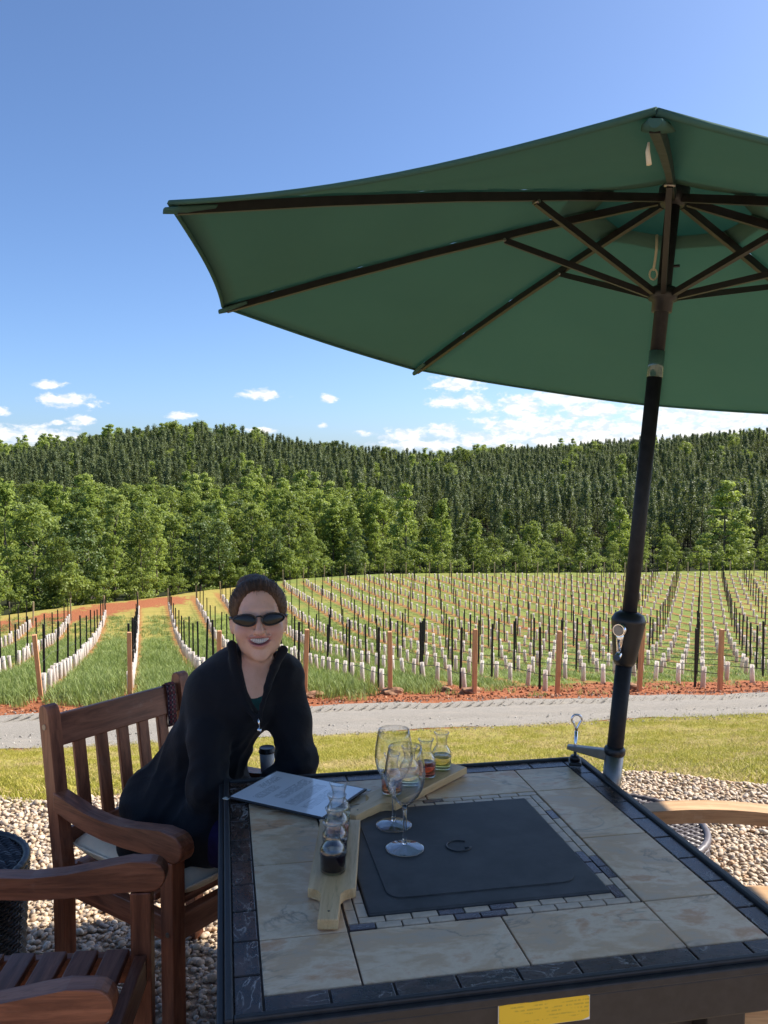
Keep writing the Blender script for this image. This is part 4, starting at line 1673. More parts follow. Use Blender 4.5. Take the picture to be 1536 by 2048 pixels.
    mb.build('label_edge', mw, no)


fire_table()


# ------------------------------------------------------------------ umbrella
def umbrella():
    hx, hy, hz, R, drop, tx, ty, phi = 0.765, 2.265, 2.235, 1.285, 0.388, 0.140, 0.021, -0.310
    C = Vector((hx, hy, hz))
    ax = Vector((tx, ty, 1)).normalized()
    e1 = Vector((0, 1, 0)).cross(ax).normalized()
    e2 = ax.cross(e1)
    base = Vector((0.607, 2.224, 0.66))
    t = empty('patio_umbrella', base)
    tag(t, 'large green patio umbrella on a charcoal pole clamped to the table corner', 'umbrella')

    def L(p):
        return Vector(p) - base
    pd = (C - base).normalized()
    plen = (C - base).length

    def on_pole(f):
        return base + pd * plen * f
    MB().tube([L(on_pole(0.0)), L(on_pole(0.215))], 0.0215, 20).build('lower_pole', M['pole'], t)
    up = MB()
    up.tube([L(on_pole(0.21)), L(on_pole(0.695))], 0.0195, 20)
    up.tube([L(on_pole(0.735)), L(on_pole(1.0))], 0.0185, 20)
    up.build('upper_pole', M['pole'], t)
    # clear plastic sleeve over the tilt joint
    m, N, b = new_mat('clear_sleeve', (0.05, 0.11, 0.095), 0.12, 0, 0.8)
    b.inputs['Coat Weight'].default_value = 0.25
    MB().tube([L(on_pole(0.693)), L(on_pole(0.737))], 0.0205, 20).build('joint_sleeve', m, t)
    # crank housing: dome and tapering drum
    f0 = 0.214
    Mz = pd.to_track_quat('Z', 'Y').to_matrix().to_4x4()
    hc = on_pole(f0)
    mb = MB()
    mb.lathe([(0.0, -0.012), (0.024, -0.010), (0.030, 0.0), (0.037, 0.05), (0.0445, 0.105), (0.0455, 0.109), (0.0440, 0.114), (0.038, 0.126), (0.026, 0.133), (0.0, 0.134)], 28, Matrix.Translation(L(hc)) @ Mz)
    hs = mb.build('crank_housing', M['plastic'], t)
    top = hc + pd * 0.092
    fw = Vector((-0.62, -0.78, 0)).normalized()
    sd = pd.cross(fw).normalized()
    a0 = top + fw * 0.038
    a1 = top + fw * 0.062
    mb = MB()
    mb.tube([L(a0), L(a1)], [0.017, 0.016], 20)
    mb.build('crank_boss', M['chrome'], hs)
    mb = MB()
    mb.tube([L(a1 - fw * 0.001), L(a1 + fw * 0.003)], [0.0145, 0.0125], 20)
    mb.build('crank_cap', M['steel'], hs)
    mb = MB()
    arm_e = aty(1238, 1303, top.y - 0.03)
    a_s = a0.lerp(a1, 0.5)
    arm_e = arm_e + fw * 0.0
    mb.tube([L(a_s), L(a_s.lerp(arm_e, 0.5)), L(arm_e)], [0.0125, 0.0095, 0.007], 14)
    arm = mb.build('crank_arm', M['chrome'], hs)
    mb = MB()
    mb.tube([L(arm_e + Vector((0.008, 0.004, 0.0))), L(arm_e + Vector((-0.018, -0.045, -0.006)))], [0.0065, 0.0085], 14)
    mb.build('crank_knob', M['chrome'], hs)
    # collar and clamp
    mb = MB()
    cl = on_pole(0.058)
    mb.lathe([(0.0, -0.004), (0.026, -0.004), (0.028, 0.0), (0.028, 0.012), (0.025, 0.016), (0.0, 0.016)], 24, Matrix.Translation(L(cl)) @ Mz)
    mb.build('collar', M['plastic'], t)
    mb = MB()
    mb.tube([L(on_pole(-0.075)), L(on_pole(0.057))], 0.0245, 24)
    mb.build('steel_socket', M['steel'], t)
    # steel jaw over the rim with an eye bolt and rubber pad
    pad = Vector((0.520, 2.268, T_H))
    jaw_z = T_H + 0.052
    bolt = Vector((pad.x, pad.y, jaw_z))
    sk = on_pole(0.035)
    mb = MB()
    d = (bolt - sk)
    d.z = 0
    dl = d.length
    Mj = Matrix.Translation(L(Vector((sk.x, sk.y, jaw_z)))) @ Matrix.Rotation(math.atan2(d.y, d.x), 4, 'Z')
    mb.prism([(0.0, 0.008), (dl + 0.02, 0.005), (dl + 0.02, -0.005), (0.0, -0.024)], -0.011, 0.011, Mj @ Matrix(((1, 0, 0, 0), (0, 0, 1, 0), (0, 1, 0, 0), (0, 0, 0, 1))), 0.002)
    jw = mb.build('clamp_jaw', M['steel'], t)
    mb = MB()
    mb.prism([(0.0, -0.10), (dl * 0.5, -0.105), (dl * 0.5, -0.115), (0.0, -0.13)], -0.011, 0.011, Mj @ Matrix(((1, 0, 0, 0), (0, 0, 1, 0), (0, 1, 0, 0), (0, 0, 0, 1))), 0.002)
    mb.build('lower_jaw', M['steel'], jw)
    mb = MB()
    mb.tube([L(bolt + Vector((0, 0, -0.035))), L(bolt + Vector((0.003, 0.001, 0.045)))], 0.0045, 10)
    eye = [Vector((0.003, 0, 0.045)), Vector((0.006, 0, 0.055))] + [Vector((0.004 + 0.0135 * math.sin(a), 0, 0.078 - 0.0125 * math.cos(a))) for a in [0.7 + k * (2 * PI - 1.4) / 16 for k in range(17)]] + [Vector((0.001, 0, 0.055)), Vector((0.003, 0, 0.045))]
    mb.tube([L(bolt + p) for p in eye], 0.0032, 8, up=(0, 1, 0))
    mb.build('eye_bolt', M['chrome'], jw)
    mb = MB()
    Mp = Matrix.Translation(L(pad)) @ Matrix.Rotation(T_R + 1.2, 4, 'Z')
    mb.box((0, 0, 0.013), (0.055, 0.034, 0.010), Mp, 0.003)
    mb.lathe([(0.0, 0.018), (0.014, 0.018), (0.012, 0.03), (0.0, 0.03)], 16, Matrix.Translation(L(pad)))
    mb.build('rubber_pad', M['plastic'], jw)
    bolt2 = on_pole(-0.03)
    MB().tube([L(bolt2 + Vector((0.02, 0.0, 0.0))), L(bolt2 + Vector((0.062, 0.01, 0.016)))], 0.0065, 8).build('wing_screw', M['steel'], jw)

    # canopy frame
    def tip(k):
        a = -PI / 2 - PI / 4 * k + phi
        return math.cos(a) * e1 + math.sin(a) * e2

    def rib_pt(k, s):
        # ribs are straight with a slight droop to the end
        return C + tip(k) * R * s - ax * drop * (0.86 * s + 0.14 * s * s)
    hub = MB()
    Ma = ax.to_track_quat('Z', 'Y').to_matrix().to_4x4()
    hub.lathe([(0.0, -0.035), (0.030, -0.033), (0.038, -0.02), (0.040, 0.012), (0.030, 0.022), (0.0, 0.024)], 24, Matrix.Translation(L(C)) @ Ma)
    hub.build('top_hub', M['plastic'], t)
    rn = C - pd * 0.268
    mb = MB()
    mb.lathe([(0.0, -0.045), (0.026, -0.045), (0.027, -0.018), (0.037, -0.014), (0.039, 0.012), (0.030, 0.020), (0.0, 0.020)], 24, Matrix.Translation(L(rn)) @ Mz)
    mb.build('runner', M['plastic'], t)
    MB().tube([L(rn + pd * 0.075), L(rn + pd * 0.075 + Vector((0.032, -0.01, 0)))], 0.004, 8).build('runner_pin', M['plastic'], t)
    for k in range(8):
        mb = MB()
        path = [rib_pt(k, s) - ax * 0.012 for s in (0.028, 0.25, 0.5, 0.75, 0.985)]
        d = tip(k)
        side = d.cross(ax).normalized()
        prev = None
        ww, hh = 0.0065, 0.0105
        rings = []
        for p in path:
            rings.append([mb.bm.verts.new(L(p + side * a + ax * b_)) for a, b_ in ((-ww, -hh), (ww, -hh), (ww, hh), (-ww, hh))])
        for A, B in zip(rings, rings[1:]):
            for q in range(4):
                mb.bm.faces.new((A[q], A[(q + 1) % 4], B[(q + 1) % 4], B[q]))
        mb.bm.faces.new(rings[0])
        mb.bm.faces.new(rings[-1])
        rib = mb.build('rib', M['rib'], t)
        # strut from the runner
        j = rib_pt(k, 0.335) - ax * 0.026
        s0 = rn + d * 0.036
        mb = MB()
        dd = (j - s0).normalized()
        upv = side.cross(dd).normalized()
        rings = []
        for p in (s0, j):
            rings.append([mb.bm.verts.new(L(p + side * a + upv * b_)) for a, b_ in ((-0.0065, -0.008), (0.0065, -0.008), (0.0065, 0.008), (-0.0065, 0.008))])
        for q in range(4):
            mb.bm.faces.new((rings[0][q], rings[0][(q + 1) % 4], rings[1][(q + 1) % 4], rings[1][q]))
        mb.bm.faces.new(rings[0])
        mb.bm.faces.new(rings[1])
        mb.build('strut', M['rib'], t)
        mb = MB()
        mb.tube([L(j - side * 0.012), L(j + side * 0.012)], 0.0045, 8)
        mb.build('rivet', M['steel'], rib)
        # fabric pocket over the rib end
        mb = MB()
        p1, p0 = rib_pt(k, 1.006) - ax * 0.004, rib_pt(k, 0.93) - ax * 0.006
        rings = []
        for p, a_, b_ in ((p0, 0.022, 0.004), (p0.lerp(p1, 0.55), 0.018, 0.011), (p1, 0.008, 0.009)):
            rings.append([mb.bm.verts.new(L(p + side * (a_ * math.cos(q)) - ax * (0.006 + b_ * max(-0.3, math.sin(q))))) for q in [2 * PI * i / 12 for i in range(12)]])
        for A, B in zip(rings, rings[1:]):
            for q in range(12):
                f = mb.bm.faces.new((A[q], A[(q + 1) % 12], B[(q + 1) % 12], B[q]))
                f.smooth = True
        mb.bm.faces.new(rings[-1])
        mb.build('rib_pocket', M['canopy'], t)
    # cloth: eight panels, sagging a little between the ribs, hem drawn in
    nu, nv = 14, 20

    def cloth(k, s, v, lift):
        a, b_ = rib_pt(k, s), rib_pt(k + 1, s)
        p = a.lerp(b_, v)
        w = 4 * v * (1 - v)
        p = p - ax * (0.012 * w * s) + ax * lift + ax * (0.003 * math.sin(23 * s + 3 * k) * math.sin(PI * v) ** 2 + 0.002 * math.sin(60 * s + k) * (1 - w))
        inw = (tip(k) + tip(k + 1)).normalized()
        p = p - inw * (0.022 * w * max(0, s - 0.55) / 0.45)
        return p
    s_in = 0.155
    for k in range(8):
        V, Q = [], []
        for i in range(nv + 1):
            s = s_in + (1.0 - s_in) * i / nv
            for j in range(nu + 1):
                V.append(L(cloth(k, s, j / nu, 0.004)))
        for i in range(nv):
            for j in range(nu):
                a = i * (nu + 1) + j
                Q.append((a, a + 1, a + nu + 2, a + nu + 1))
        p = mesh_obj('canopy_panel', V, Q, M['canopy'], t, smooth=True)
        sm = p.modifiers.new('cloth', 'SOLIDIFY')
        sm.thickness = 0.0012
        sm.offset = 1
        # hem
        mb = MB()
        mb.tube([L(cloth(k, 0.999, j / nu, 0.003)) for j in range(nu + 1)], 0.0050, 6)
        mb.build('hem', M['canopy'], p)
    # wind vent: raised cap above the opening
    V, Q = [L(C + ax * 0.075)], []
    for i in range(1, 7):
        s = 0.215 * i / 6
        for j in range(48):
            k, v = divmod(j, 6)
            p = cloth(k, s, v / 6, 0.0)
            lift = 0.073 * (1 - i / 6) + 0.024 + 0.012 * math.sin(PI * v / 6) * (i / 6)
            V.append(L(p + ax * lift))
    for j in range(48):
        Q.append((0, 1 + j, 1 + (j + 1) % 48))
    for i in range(5):
        for j in range(48):
            Q.append((1 + i * 48 + j, 1 + (i + 1) * 48 + j, 1 + (i + 1) * 48 + (j + 1) % 48, 1 + i * 48 + (j + 1) % 48))
    vo = mesh_obj('vent_cap', V, Q, M['vent'], t, smooth=True)
    # cord ends
    for p, ln in ((aty(1314, 470, 2.255), 0.10), (aty(1308, 285, 1.25), 0.0)):
        mb = MB()
        if ln:
            mb.tube([L(p), L(p + Vector((-0.004, -0.01, -0.04))), L(p + Vector((-0.008, -0.01, -0.075))), L(p + Vector((-0.012, -0.012, -0.095)))], 0.0035, 6)
            lp = p + Vector((-0.012, -0.012, -0.105))
            mb.tube([L(lp + Vector((0.010 * math.sin(a), 0, 0.014 * math.cos(a)))) for a in [k * 2 * PI / 12 for k in range(13)]], 0.0025, 6, up=(0, 1, 0))
        else:
            q = rib_pt(0, 0.955) - ax * 0.03 + Vector((-0.008, 0, 0))
            mb.tube([L(q), L(q + Vector((-0.001, 0, -0.012))), L(q + Vector((0.001, 0, -0.028)))], [0.0015, 0.003, 0.0035], 8)
        mb.build('cord_end', M['cord'], t)


umbrella()


# ------------------------------------------------------------------ chairs
def arm_profile(style):
    top, bot = [], []
    if style == 'scroll':
        xs = [-0.235, -0.18, -0.10, -0.02, 0.06, 0.14, 0.20]
        zt = [0.628, 0.615, 0.601, 0.597, 0.603, 0.617, 0.627]
        th = [0.052, 0.050, 0.049, 0.050, 0.054, 0.062, 0.068]
        top = list(zip(xs, zt))
        nose = [(0.245 + 0.034 * math.cos(a), 0.592 + 0.035 * math.sin(a)) for a in [PI / 2 - k * PI / 8 for k in range(0, 9)]]
        bot = [(x, z - h) for x, z, h in zip(xs, zt, th)][::-1]
        return top + nose + bot
    xs = [-0.25 + 0.055 * k for k in range(10)]
    zt = [0.600 + 0.030 * math.sin(PI * (x + 0.25) / 0.62) for x in xs]
    return list(zip(xs, zt)) + [(0.262, 0.607), (0.268, 0.598), (0.262, 0.586)] + [(x, z - 0.036) for x, z in zip(xs, zt)][::-1]


def chair(loc, rz, label, wood, style='scroll', group='wooden armchairs round the table'):
    c = empty('armchair', (loc[0], loc[1], 0), rz)
    tag(c, label, 'chair', group)
    mx, mv, my = wood
    Wd = 0.235
    XZ = Matrix(((1, 0, 0, 0), (0, 0, 1, 0), (0, 1, 0, 0), (0, 0, 0, 1)))
    for s in (-1, 1):
        # rear post, kinked back above the seat, rounded top
        ol = [(-0.245, 0.0), (-0.20, 0.0), (-0.198, 0.42), (-0.255, 0.835)]
        ol += [(-0.2775 + 0.0225 * math.cos(a), 0.838 + 0.022 * math.sin(a)) for a in [k * PI / 6 for k in range(1, 6)]]
        ol += [(-0.300, 0.83), (-0.246, 0.42)]
        mb = MB()
        mb.prism(ol, s * Wd - 0.019, s * Wd + 0.019, XZ, 0.003, 2)
        rp = mb.build('rear_post', mv, c)
        mb = MB()
        mb.tube([(-0.272, s * (Wd + 0.0185), 0.80), (-0.272, s * (Wd + 0.0215), 0.80)], 0.008, 12)
        mb.tube([(-0.222, s * (Wd + 0.0185), 0.395), (-0.222, s * (Wd + 0.0215), 0.395)], 0.006, 12)
        mb.build('screw_cap', M['steel'] if style == 'arch' else M['brass'], rp)
        MB().box((0.222, s * Wd, 0.279), (0.046, 0.040, 0.552), None, 0.003).build('front_leg', mv, c)
        mb = MB()
        wa = 0.022 if style == 'scroll' else 0.032
        mb.prism(arm_profile(style), s * Wd - wa, s * Wd + wa, XZ, 0.004, 2)
        mb.build('armrest', mx, c)
        MB().box((0.0, s * (Wd - 0.004), 0.377), (0.40, 0.026, 0.062), None, 0.003).build('side_rail', mx, c)
        mb = MB()
        mb.tube([(0.226, s * (Wd + 0.0195), 0.375), (0.226, s * (Wd + 0.0225), 0.375)], 0.006, 12)
        mb.build('screw_cap', M['steel'], c)
    MB().box((0.222, 0, 0.380), (0.028, 2 * Wd - 0.042, 0.066), None, 0.003).build('front_rail', my, c)
    MB().box((-0.222, 0, 0.385), (0.028, 2 * Wd - 0.042, 0.060), None, 0.003).build('rear_rail', my, c)
    # seat slats
    sl = slab_mesh('seat_slat', 0.052, 2 * Wd - 0.046, 0.018, my, 0.003)
    for k in range(6):
        share('seat_slat', sl, c, (-0.170 + 0.0685 * k, 0, 0.4215), (0, 0, 0))
    # back: top rail, lower rail, upright slats
    tilt = math.atan2(0.057, 0.415)
    for zc, h, nm in ((0.782, 0.088, 'top_rail'), (0.492, 0.044, 'lower_rail')):
        x = -0.222 - 0.057 * (zc - 0.42) / 0.415 - 0.003
        MB().box((0, 0, 0), (0.024, 2 * Wd - 0.040, h), Matrix.Translation((x, 0, zc)) @ Matrix.Rotation(-tilt, 4, 'Y'), 0.004).build(nm, my, c)
    z0, z1 = 0.512, 0.740
    for k in range(5):
        y = (k - 2) * 0.0745
        zc = (z0 + z1) / 2
        x = -0.222 - 0.057 * (zc - 0.42) / 0.415 - 0.003
        MB().box((0, 0, 0), (0.014, 0.038, z1 - z0 + 0.006), Matrix.Translation((x, y, zc)) @ Matrix.Rotation(-tilt, 4, 'Y'), 0.003).build('back_slat', mv, c)
    return c


M['brass'] = simple('wood_plug', (0.55, 0.36, 0.20), 0.5)
BW = (M['brown_wood'], M['brown_wood_v'], M['brown_wood_y'])
PW = (M['pale_wood'], M['pale_wood_v'], M['pale_wood_y'])
CH1 = (-0.565, 2.345)
CH1_R = math.radians(-35)
chair(CH1, CH1_R, 'dark brown wooden armchair with cream cushion on which the woman sits', BW)
chair((-0.755, 1.628), math.radians(4), 'empty dark brown slatted wooden armchair nearest the camera at lower left', BW)
chair((0.913, 1.937), math.radians(176), 'pale teak armchair at the right side of the table', PW, 'arch')


def cushion():
    o = empty('seat_cushion', (CH1[0], CH1[1], 0), CH1_R)
    tag(o, 'flat cream seat cushion under the woman on the brown armchair', 'cushion')
    n = 22
    V, Q = [], []
    hx, hy, hz, z0 = 0.238, 0.212, 0.036, 0.4675
    P = []
    # rounded pillow: superellipse top and bottom with a piped edge
    for side in (1, -1):
        for i in range(n + 1):
            for j in range(n + 1):
                u, v = 2 * i / n - 1, 2 * j / n - 1
                e = (1 - abs(u) ** 7) * (1 - abs(v) ** 7)
                x, y = u * hx * (1 - 0.03 * v * v * v * v), v * hy * (1 - 0.03 * u ** 4)
                z = z0 + side * hz * max(0.0, e) ** 0.45 + (0.004 * math.sin(9 * u + 2) * math.sin(7 * v) if side > 0 else 0) - (0.010 * math.exp(-(u * u + v * v) * 2) if side > 0 else 0)
                V.append((x, y, z))
    k = (n + 1) * (n + 1)
    for i in range(n):
        for j in range(n):
            a = i * (n + 1) + j
            Q.append((a, a + 1, a + n + 2, a + n + 1))
            Q.append((k + a, k + a + n + 1, k + a + n + 2, k + a + 1))
    mesh_obj('cover', V, Q, M['cushion'], o, smooth=True)
    mb = MB()
    pts = []
    m_ = 16
    for (x0, y0, x1, y1) in ((-1, -1, 1, -1), (1, -1, 1, 1), (1, 1, -1, 1), (-1, 1, -1, -1)):
        for q in range(m_):
            u, v = x0 + (x1 - x0) * q / m_, y0 + (y1 - y0) * q / m_
            pts.append((u * hx * (1 - 0.03 * v ** 4) * 1.004, v * hy * (1 - 0.03 * u ** 4) * 1.004, z0 + 0.004))
    pts.append(pts[0])
    mb.tube(pts, 0.0035, 6, cap=False)
    mb.build('piping', M['cushion'], o)


cushion()


# ------------------------------------------------------------------ wicker drums
def wicker(loc, Rd, Hh, label, col):
    m, N, b = new_mat('wicker_strand', col, 0.42, 0, 0.5)
    o = empty('wicker_side_table', (loc[0], loc[1], 0))
    tag(o, label, 'side table')
    ns = 44
    # side: strands waving in and out round upright stakes
    mb = MB()
    rows = int(Hh / 0.0125)
    for r in range(rows):
        z = 0.008 + r * 0.0125
        rad = Rd * (0.90 + 0.10 * (z / Hh) ** 1.4)
        pts = []
        for k in range(ns * 2 + 1):
            a = PI * k / ns
            q = rad + 0.0035 * (1 if (k + r) % 2 else -1)
            pts.append((q * math.cos(a), q * math.sin(a), z))
        mb.tube(pts, 0.0055, 5, cap=False)
    mb.build('woven_side', m, o)
    # top: rows of flat strands in a twill
    mb = MB()
    st = 0.0145
    k = int(Rd / st)
    for i in range(-k, k + 1):
        y = i * st
        L_ = math.sqrt(max(0, (Rd - 0.012) ** 2 - y * y))
        if L_ < 0.02:
            continue
        n = max(4, int(2 * L_ / 0.010))
        pts = []
        for q in range(n + 1):
            x = -L_ + 2 * L_ * q / n
            pts.append((x, y + 0.0022 * math.sin(x * 190 + i * 1.57), Hh + 0.0035 * math.sin(x * 190 + i * 2.1)))
        mb.tube(pts, 0.0072, 5)
    mb.build('woven_top', m, o)
    MB().lathe([(0, Hh - 0.012), (Rd - 0.01, Hh - 0.012), (Rd - 0.01, Hh - 0.006), (0, Hh - 0.006)], 32).build('top_board', M['plastic'], o)
    mb = MB()
    mb.tube([((Rd - 0.004) * math.cos(a), (Rd - 0.004) * math.sin(a), Hh + 0.003 + 0.003 * (q % 2)) for q, a in enumerate([2 * PI * q / 96 for q in range(97)])], 0.011, 8, cap=False)
    mb.build('rolled_rim', m, o)


wicker((0.745, 2.615), 0.262, 0.385, 'grey woven wicker drum table behind the right corner of the tiled table', (0.115, 0.10, 0.105))
wicker((-1.205, 2.235), 0.225, 0.43, 'dark woven wicker drum table at the left edge beside the brown chairs', (0.016, 0.016, 0.019))


# ------------------------------------------------------------------ things on the table
CAR_PROF_OUT = [(0.0, 0.0), (0.0225, 0.0), (0.0248, 0.002), (0.0255, 0.006), (0.0252, 0.028), (0.0262, 0.036), (0.0255, 0.045), (0.0205, 0.054), (0.0155, 0.062), (0.0138, 0.069), (0.0142, 0.078), (0.0172, 0.089), (0.0204, 0.097)]
CAR_PROF_IN = [(0.0192, 0.0972), (0.0160, 0.089), (0.0130, 0.078), (0.0126, 0.069), (0.0142, 0.0625), (0.0192, 0.0545), (0.0242, 0.0455), (0.0250, 0.036), (0.0240, 0.028), (0.0242, 0.007), (0.021, 0.0045), (0.0, 0.0042)]


def carafe(p, fill, wine, label, group):
    o = empty('carafe', p)
    tag(o, label, 'carafe', group)
    mb = MB()
    mb.lathe(CAR_PROF_OUT + CAR_PROF_IN, 36)
    mb.build('glass', M['glass'], o)
    prof = [(0.0, 0.0040), (0.0212, 0.0043), (0.02435, 0.007)]
    for r, z in reversed(CAR_PROF_IN):
        if 0.008 < z < fill:
            prof.append((r + 0.0002, z))
    rf = float(np.interp(fill, [z for r, z in reversed(CAR_PROF_IN)], [r for r, z in reversed(CAR_PROF_IN)]))
    prof += [(rf + 0.0002, fill), (0.0, fill)]
    mb = MB()
    mb.lathe(prof, 36)
    mb.build('wine', M[wine], o)


def flight_board(tipp, ang, label):
    """paddle shaped tasting board; local +y runs from the handle end to the far end"""
    o = empty('tasting_board', (tipp[0], tipp[1], T_H), ang - PI / 2)
    tag(o, label, 'tasting board', 'tasting boards')
    hw, bw = 0.018, 0.045
    ol = [(hw, 0.0), (hw, 0.088)]
    ol += [(hw + 0.022 - 0.022 * math.cos(a), 0.088 + 0.022 * math.sin(a)) for a in [k * PI / 12 for k in range(1, 7)]]
    ol += [(bw, 0.112), (bw, 0.425)]
    ol = ol + [(-x, y) for x, y in ol[::-1]]
    mb = MB()
    mb.prism(ol, 0.0035, 0.0225, None, 0.002, 2)
    b = mb.build('paddle', M['board_wood'], o)
    for x, y in ((-0.03, 0.14), (0.03, 0.14), (-0.03, 0.40), (0.03, 0.40)):
        MB().lathe([(0, 0.0002), (0.006, 0.0002), (0.006, 0.0036), (0, 0.0036)], 12, Matrix.Translation((x, y, 0))).build('foot', M['plastic'], o)
    MB().lathe([(0, 0.0226), (0.0022, 0.0226), (0.0022, 0.0229), (0, 0.0229)], 10, Matrix.Translation((0.0, 0.028, 0))).build('nail', M['wire'], b)
    return o


flight_board((-0.098, 1.437), PI / 2, 'pale wooden paddle board holding four carafes with its handle towards the camera')
for i, (w, f, lab) in enumerate((('wine_dark', 0.037, 'small glass carafe of black red wine nearest the camera'), ('wine_dark', 0.033, 'second small carafe of dark red wine behind the nearest one'),
                                 ('wine_rose', 0.034, 'third small carafe with orange rose wine on the near board'), ('wine_pale', 0.032, 'farthest small carafe on the near board with pale wine'))):
    carafe((-0.0995, 1.617 + 0.0695 * i, T_H + 0.0228), f, w, lab, 'carafes on the near board')
BA = math.radians(52)
flight_board((-0.078, 1.893), BA, 'pale wooden paddle board lying aslant across the far side of the table')
for i, (w, f, lab) in enumerate((('wine_rose', 0.035, 'small carafe of orange rose wine seen behind the wine glasses'), ('wine_pale', 0.030, 'small carafe of clear pale wine behind the right wine glass'),
                                 ('wine_red', 0.036, 'small carafe of light red wine on the far board'), ('wine_gold', 0.036, 'small carafe of golden wine at the far end of the far board'))):
    d = 0.158 + 0.0715 * i
    carafe((-0.078 + d * math.cos(BA), 1.893 + d * math.sin(BA), T_H + 0.0228), f, w, lab, 'carafes on the far board')


M['foot_glass'] = thin_glass('foot_glass', 0.10)


def wine_glass(p, label):
    o = empty('wine_glass', p)
    tag(o, label, 'wine glass', 'wine glasses')
    out = [(0.0, 0.0002), (0.034, 0.0), (0.0405, 0.0012), (0.0410, 0.0024), (0.034, 0.0042), (0.018, 0.0072), (0.0085, 0.0105), (0.0052, 0.018), (0.0040, 0.035), (0.0037, 0.06), (0.0042, 0.082),
           (0.0075, 0.0935), (0.016, 0.101), (0.0285, 0.114), (0.0375, 0.130), (0.0425, 0.149), (0.0432, 0.163), (0.0415, 0.182), (0.0375, 0.205), (0.0345, 0.2195)]
    inn = [(0.0335, 0.2195), (0.0365, 0.205), (0.0405, 0.182), (0.0422, 0.163), (0.0415, 0.149), (0.0365, 0.1305), (0.0275, 0.115), (0.0155, 0.1035), (0.006, 0.0985), (0.0, 0.0975)]
    mb = MB()
    mb.lathe(out[11:] + inn, 48)
    mb.build('bowl', M['glass'], o)
    mb = MB()
    mb.lathe([(0.0, 0.0085)] + [(r * 0.9, z) for r, z in ((0.0055, 0.0105), (0.0052, 0.018), (0.0044, 0.035), (0.0042, 0.06), (0.0046, 0.082), (0.0072, 0.0928))] + [(0.0, 0.0955)], 24)
    mb.build('stem', M['solid_glass'], o)
    mb = MB()
    mb.lathe([(0.0, 0.0002), (0.034, 0.0), (0.0405, 0.0010), (0.0412, 0.0022), (0.0400, 0.0034), (0.034, 0.0046), (0.018, 0.0078), (0.0085, 0.0102), (0.0, 0.0112)], 48)
    mb.build('foot', M['foot_glass'], o)


wine_glass((0.044, 1.750, T_H + 0.0058), 'empty wine glass nearer the camera on the black lid')
wine_glass((0.022, 1.868, T_H + 0.0058), 'empty wine glass standing behind the nearer one')


def menu():
    z = T_H + 0.0025
    c = [onz(455, 1599, z), onz(640, 1645, z), onz(740, 1584, z), onz(552, 1549, z)]
    ctr = sum(c, Vector()) / 4
    u = ((c[1] - c[0]) + (c[2] - c[3])) / 2
    v = ((c[3] - c[0]) + (c[2] - c[1])) / 2
    ang = math.atan2(u.y, u.x)
    lu, lv = u.length, v.length
    o = empty('menu', (ctr.x, ctr.y, z), ang)
    tag(o, 'printed white menu in a black holder lying in front of the woman', 'menu')
    MB().box((0, 0, 0.0065), (lu, lv, 0.005), None, 0.0015).build('holder', M['plastic'], o)
    m, N, b = new_mat('menu_print', (0.72, 0.73, 0.76), 0.35)
    P = N.coord('Object')
    sep = N.n('ShaderNodeSeparateXYZ')
    N.l(P, sep.inputs[0])
    X, Y = sep.outputs[0], sep.outputs[1]
    # lines of small print run along local y
    ln = N.smooth(N.math('SINE', N.math('MULTIPLY', X, 1150.0)), 0.0, 0.6)
    words = N.smooth(N.noise(N.coord('Object', (170, 120, 1)), 1.0, 2, 0.5), 0.40, 0.5)

    def rect(x0, x1, y0, y1):
        k = None
        for (s, e0, e1) in ((X, x0, x1), (Y, y0, y1)):
            q = N.math('MULTIPLY', N.math('GREATER_THAN', s, e0), N.math('LESS_THAN', s, e1))
            k = q if k is None else N.math('MULTIPLY', k, q)
        return k
    hu, hv = lu / 2, lv / 2
    blocks = None
    for r in ((-0.84 * hu, -0.66 * hu, -0.15 * hv, 0.62 * hv), (-0.62 * hu, -0.40 * hu, -0.72 * hv, 0.10 * hv), (-0.30 * hu, -0.04 * hu, -0.5 * hv, 0.78 * hv), (0.05 * hu, 0.30 * hu, -0.7 * hv, 0.70 * hv),
              (0.40 * hu, 0.62 * hu, -0.7 * hv, 0.5 * hv)):
        q = rect(*r)
        blocks = q if blocks is None else N.math('MAXIMUM', blocks, q)
    k = N.math('MULTIPLY', N.math('MULTIPLY', ln, words), blocks)
    N.l(N.mix(N.math('MULTIPLY', k, 0.8), (0.88, 0.88, 0.89), (0.08, 0.08, 0.09)), b.inputs['Base Color'])
    b.inputs['Coat Weight'].default_value = 1.0
    b.inputs['Coat IOR'].default_value = 1.7
    b.inputs['Coat Roughness'].default_value = 0.08
    MB().box((0, 0, 0.0094), (lu * 0.955, lv * 0.945, 0.0006)).build('printed_sheet', m, o)
    for sx, sy in ((-1, -1), (1, -1), (1, 1)):
        mb = MB()
        mb.box((sx * (lu / 2 + 0.001), sy * (lv / 2 + 0.001), 0.005), (0.016, 0.012, 0.0022), Matrix.Identity(4), 0.0008)
        mb.build('corner_clip', M['clip'], o)


menu()


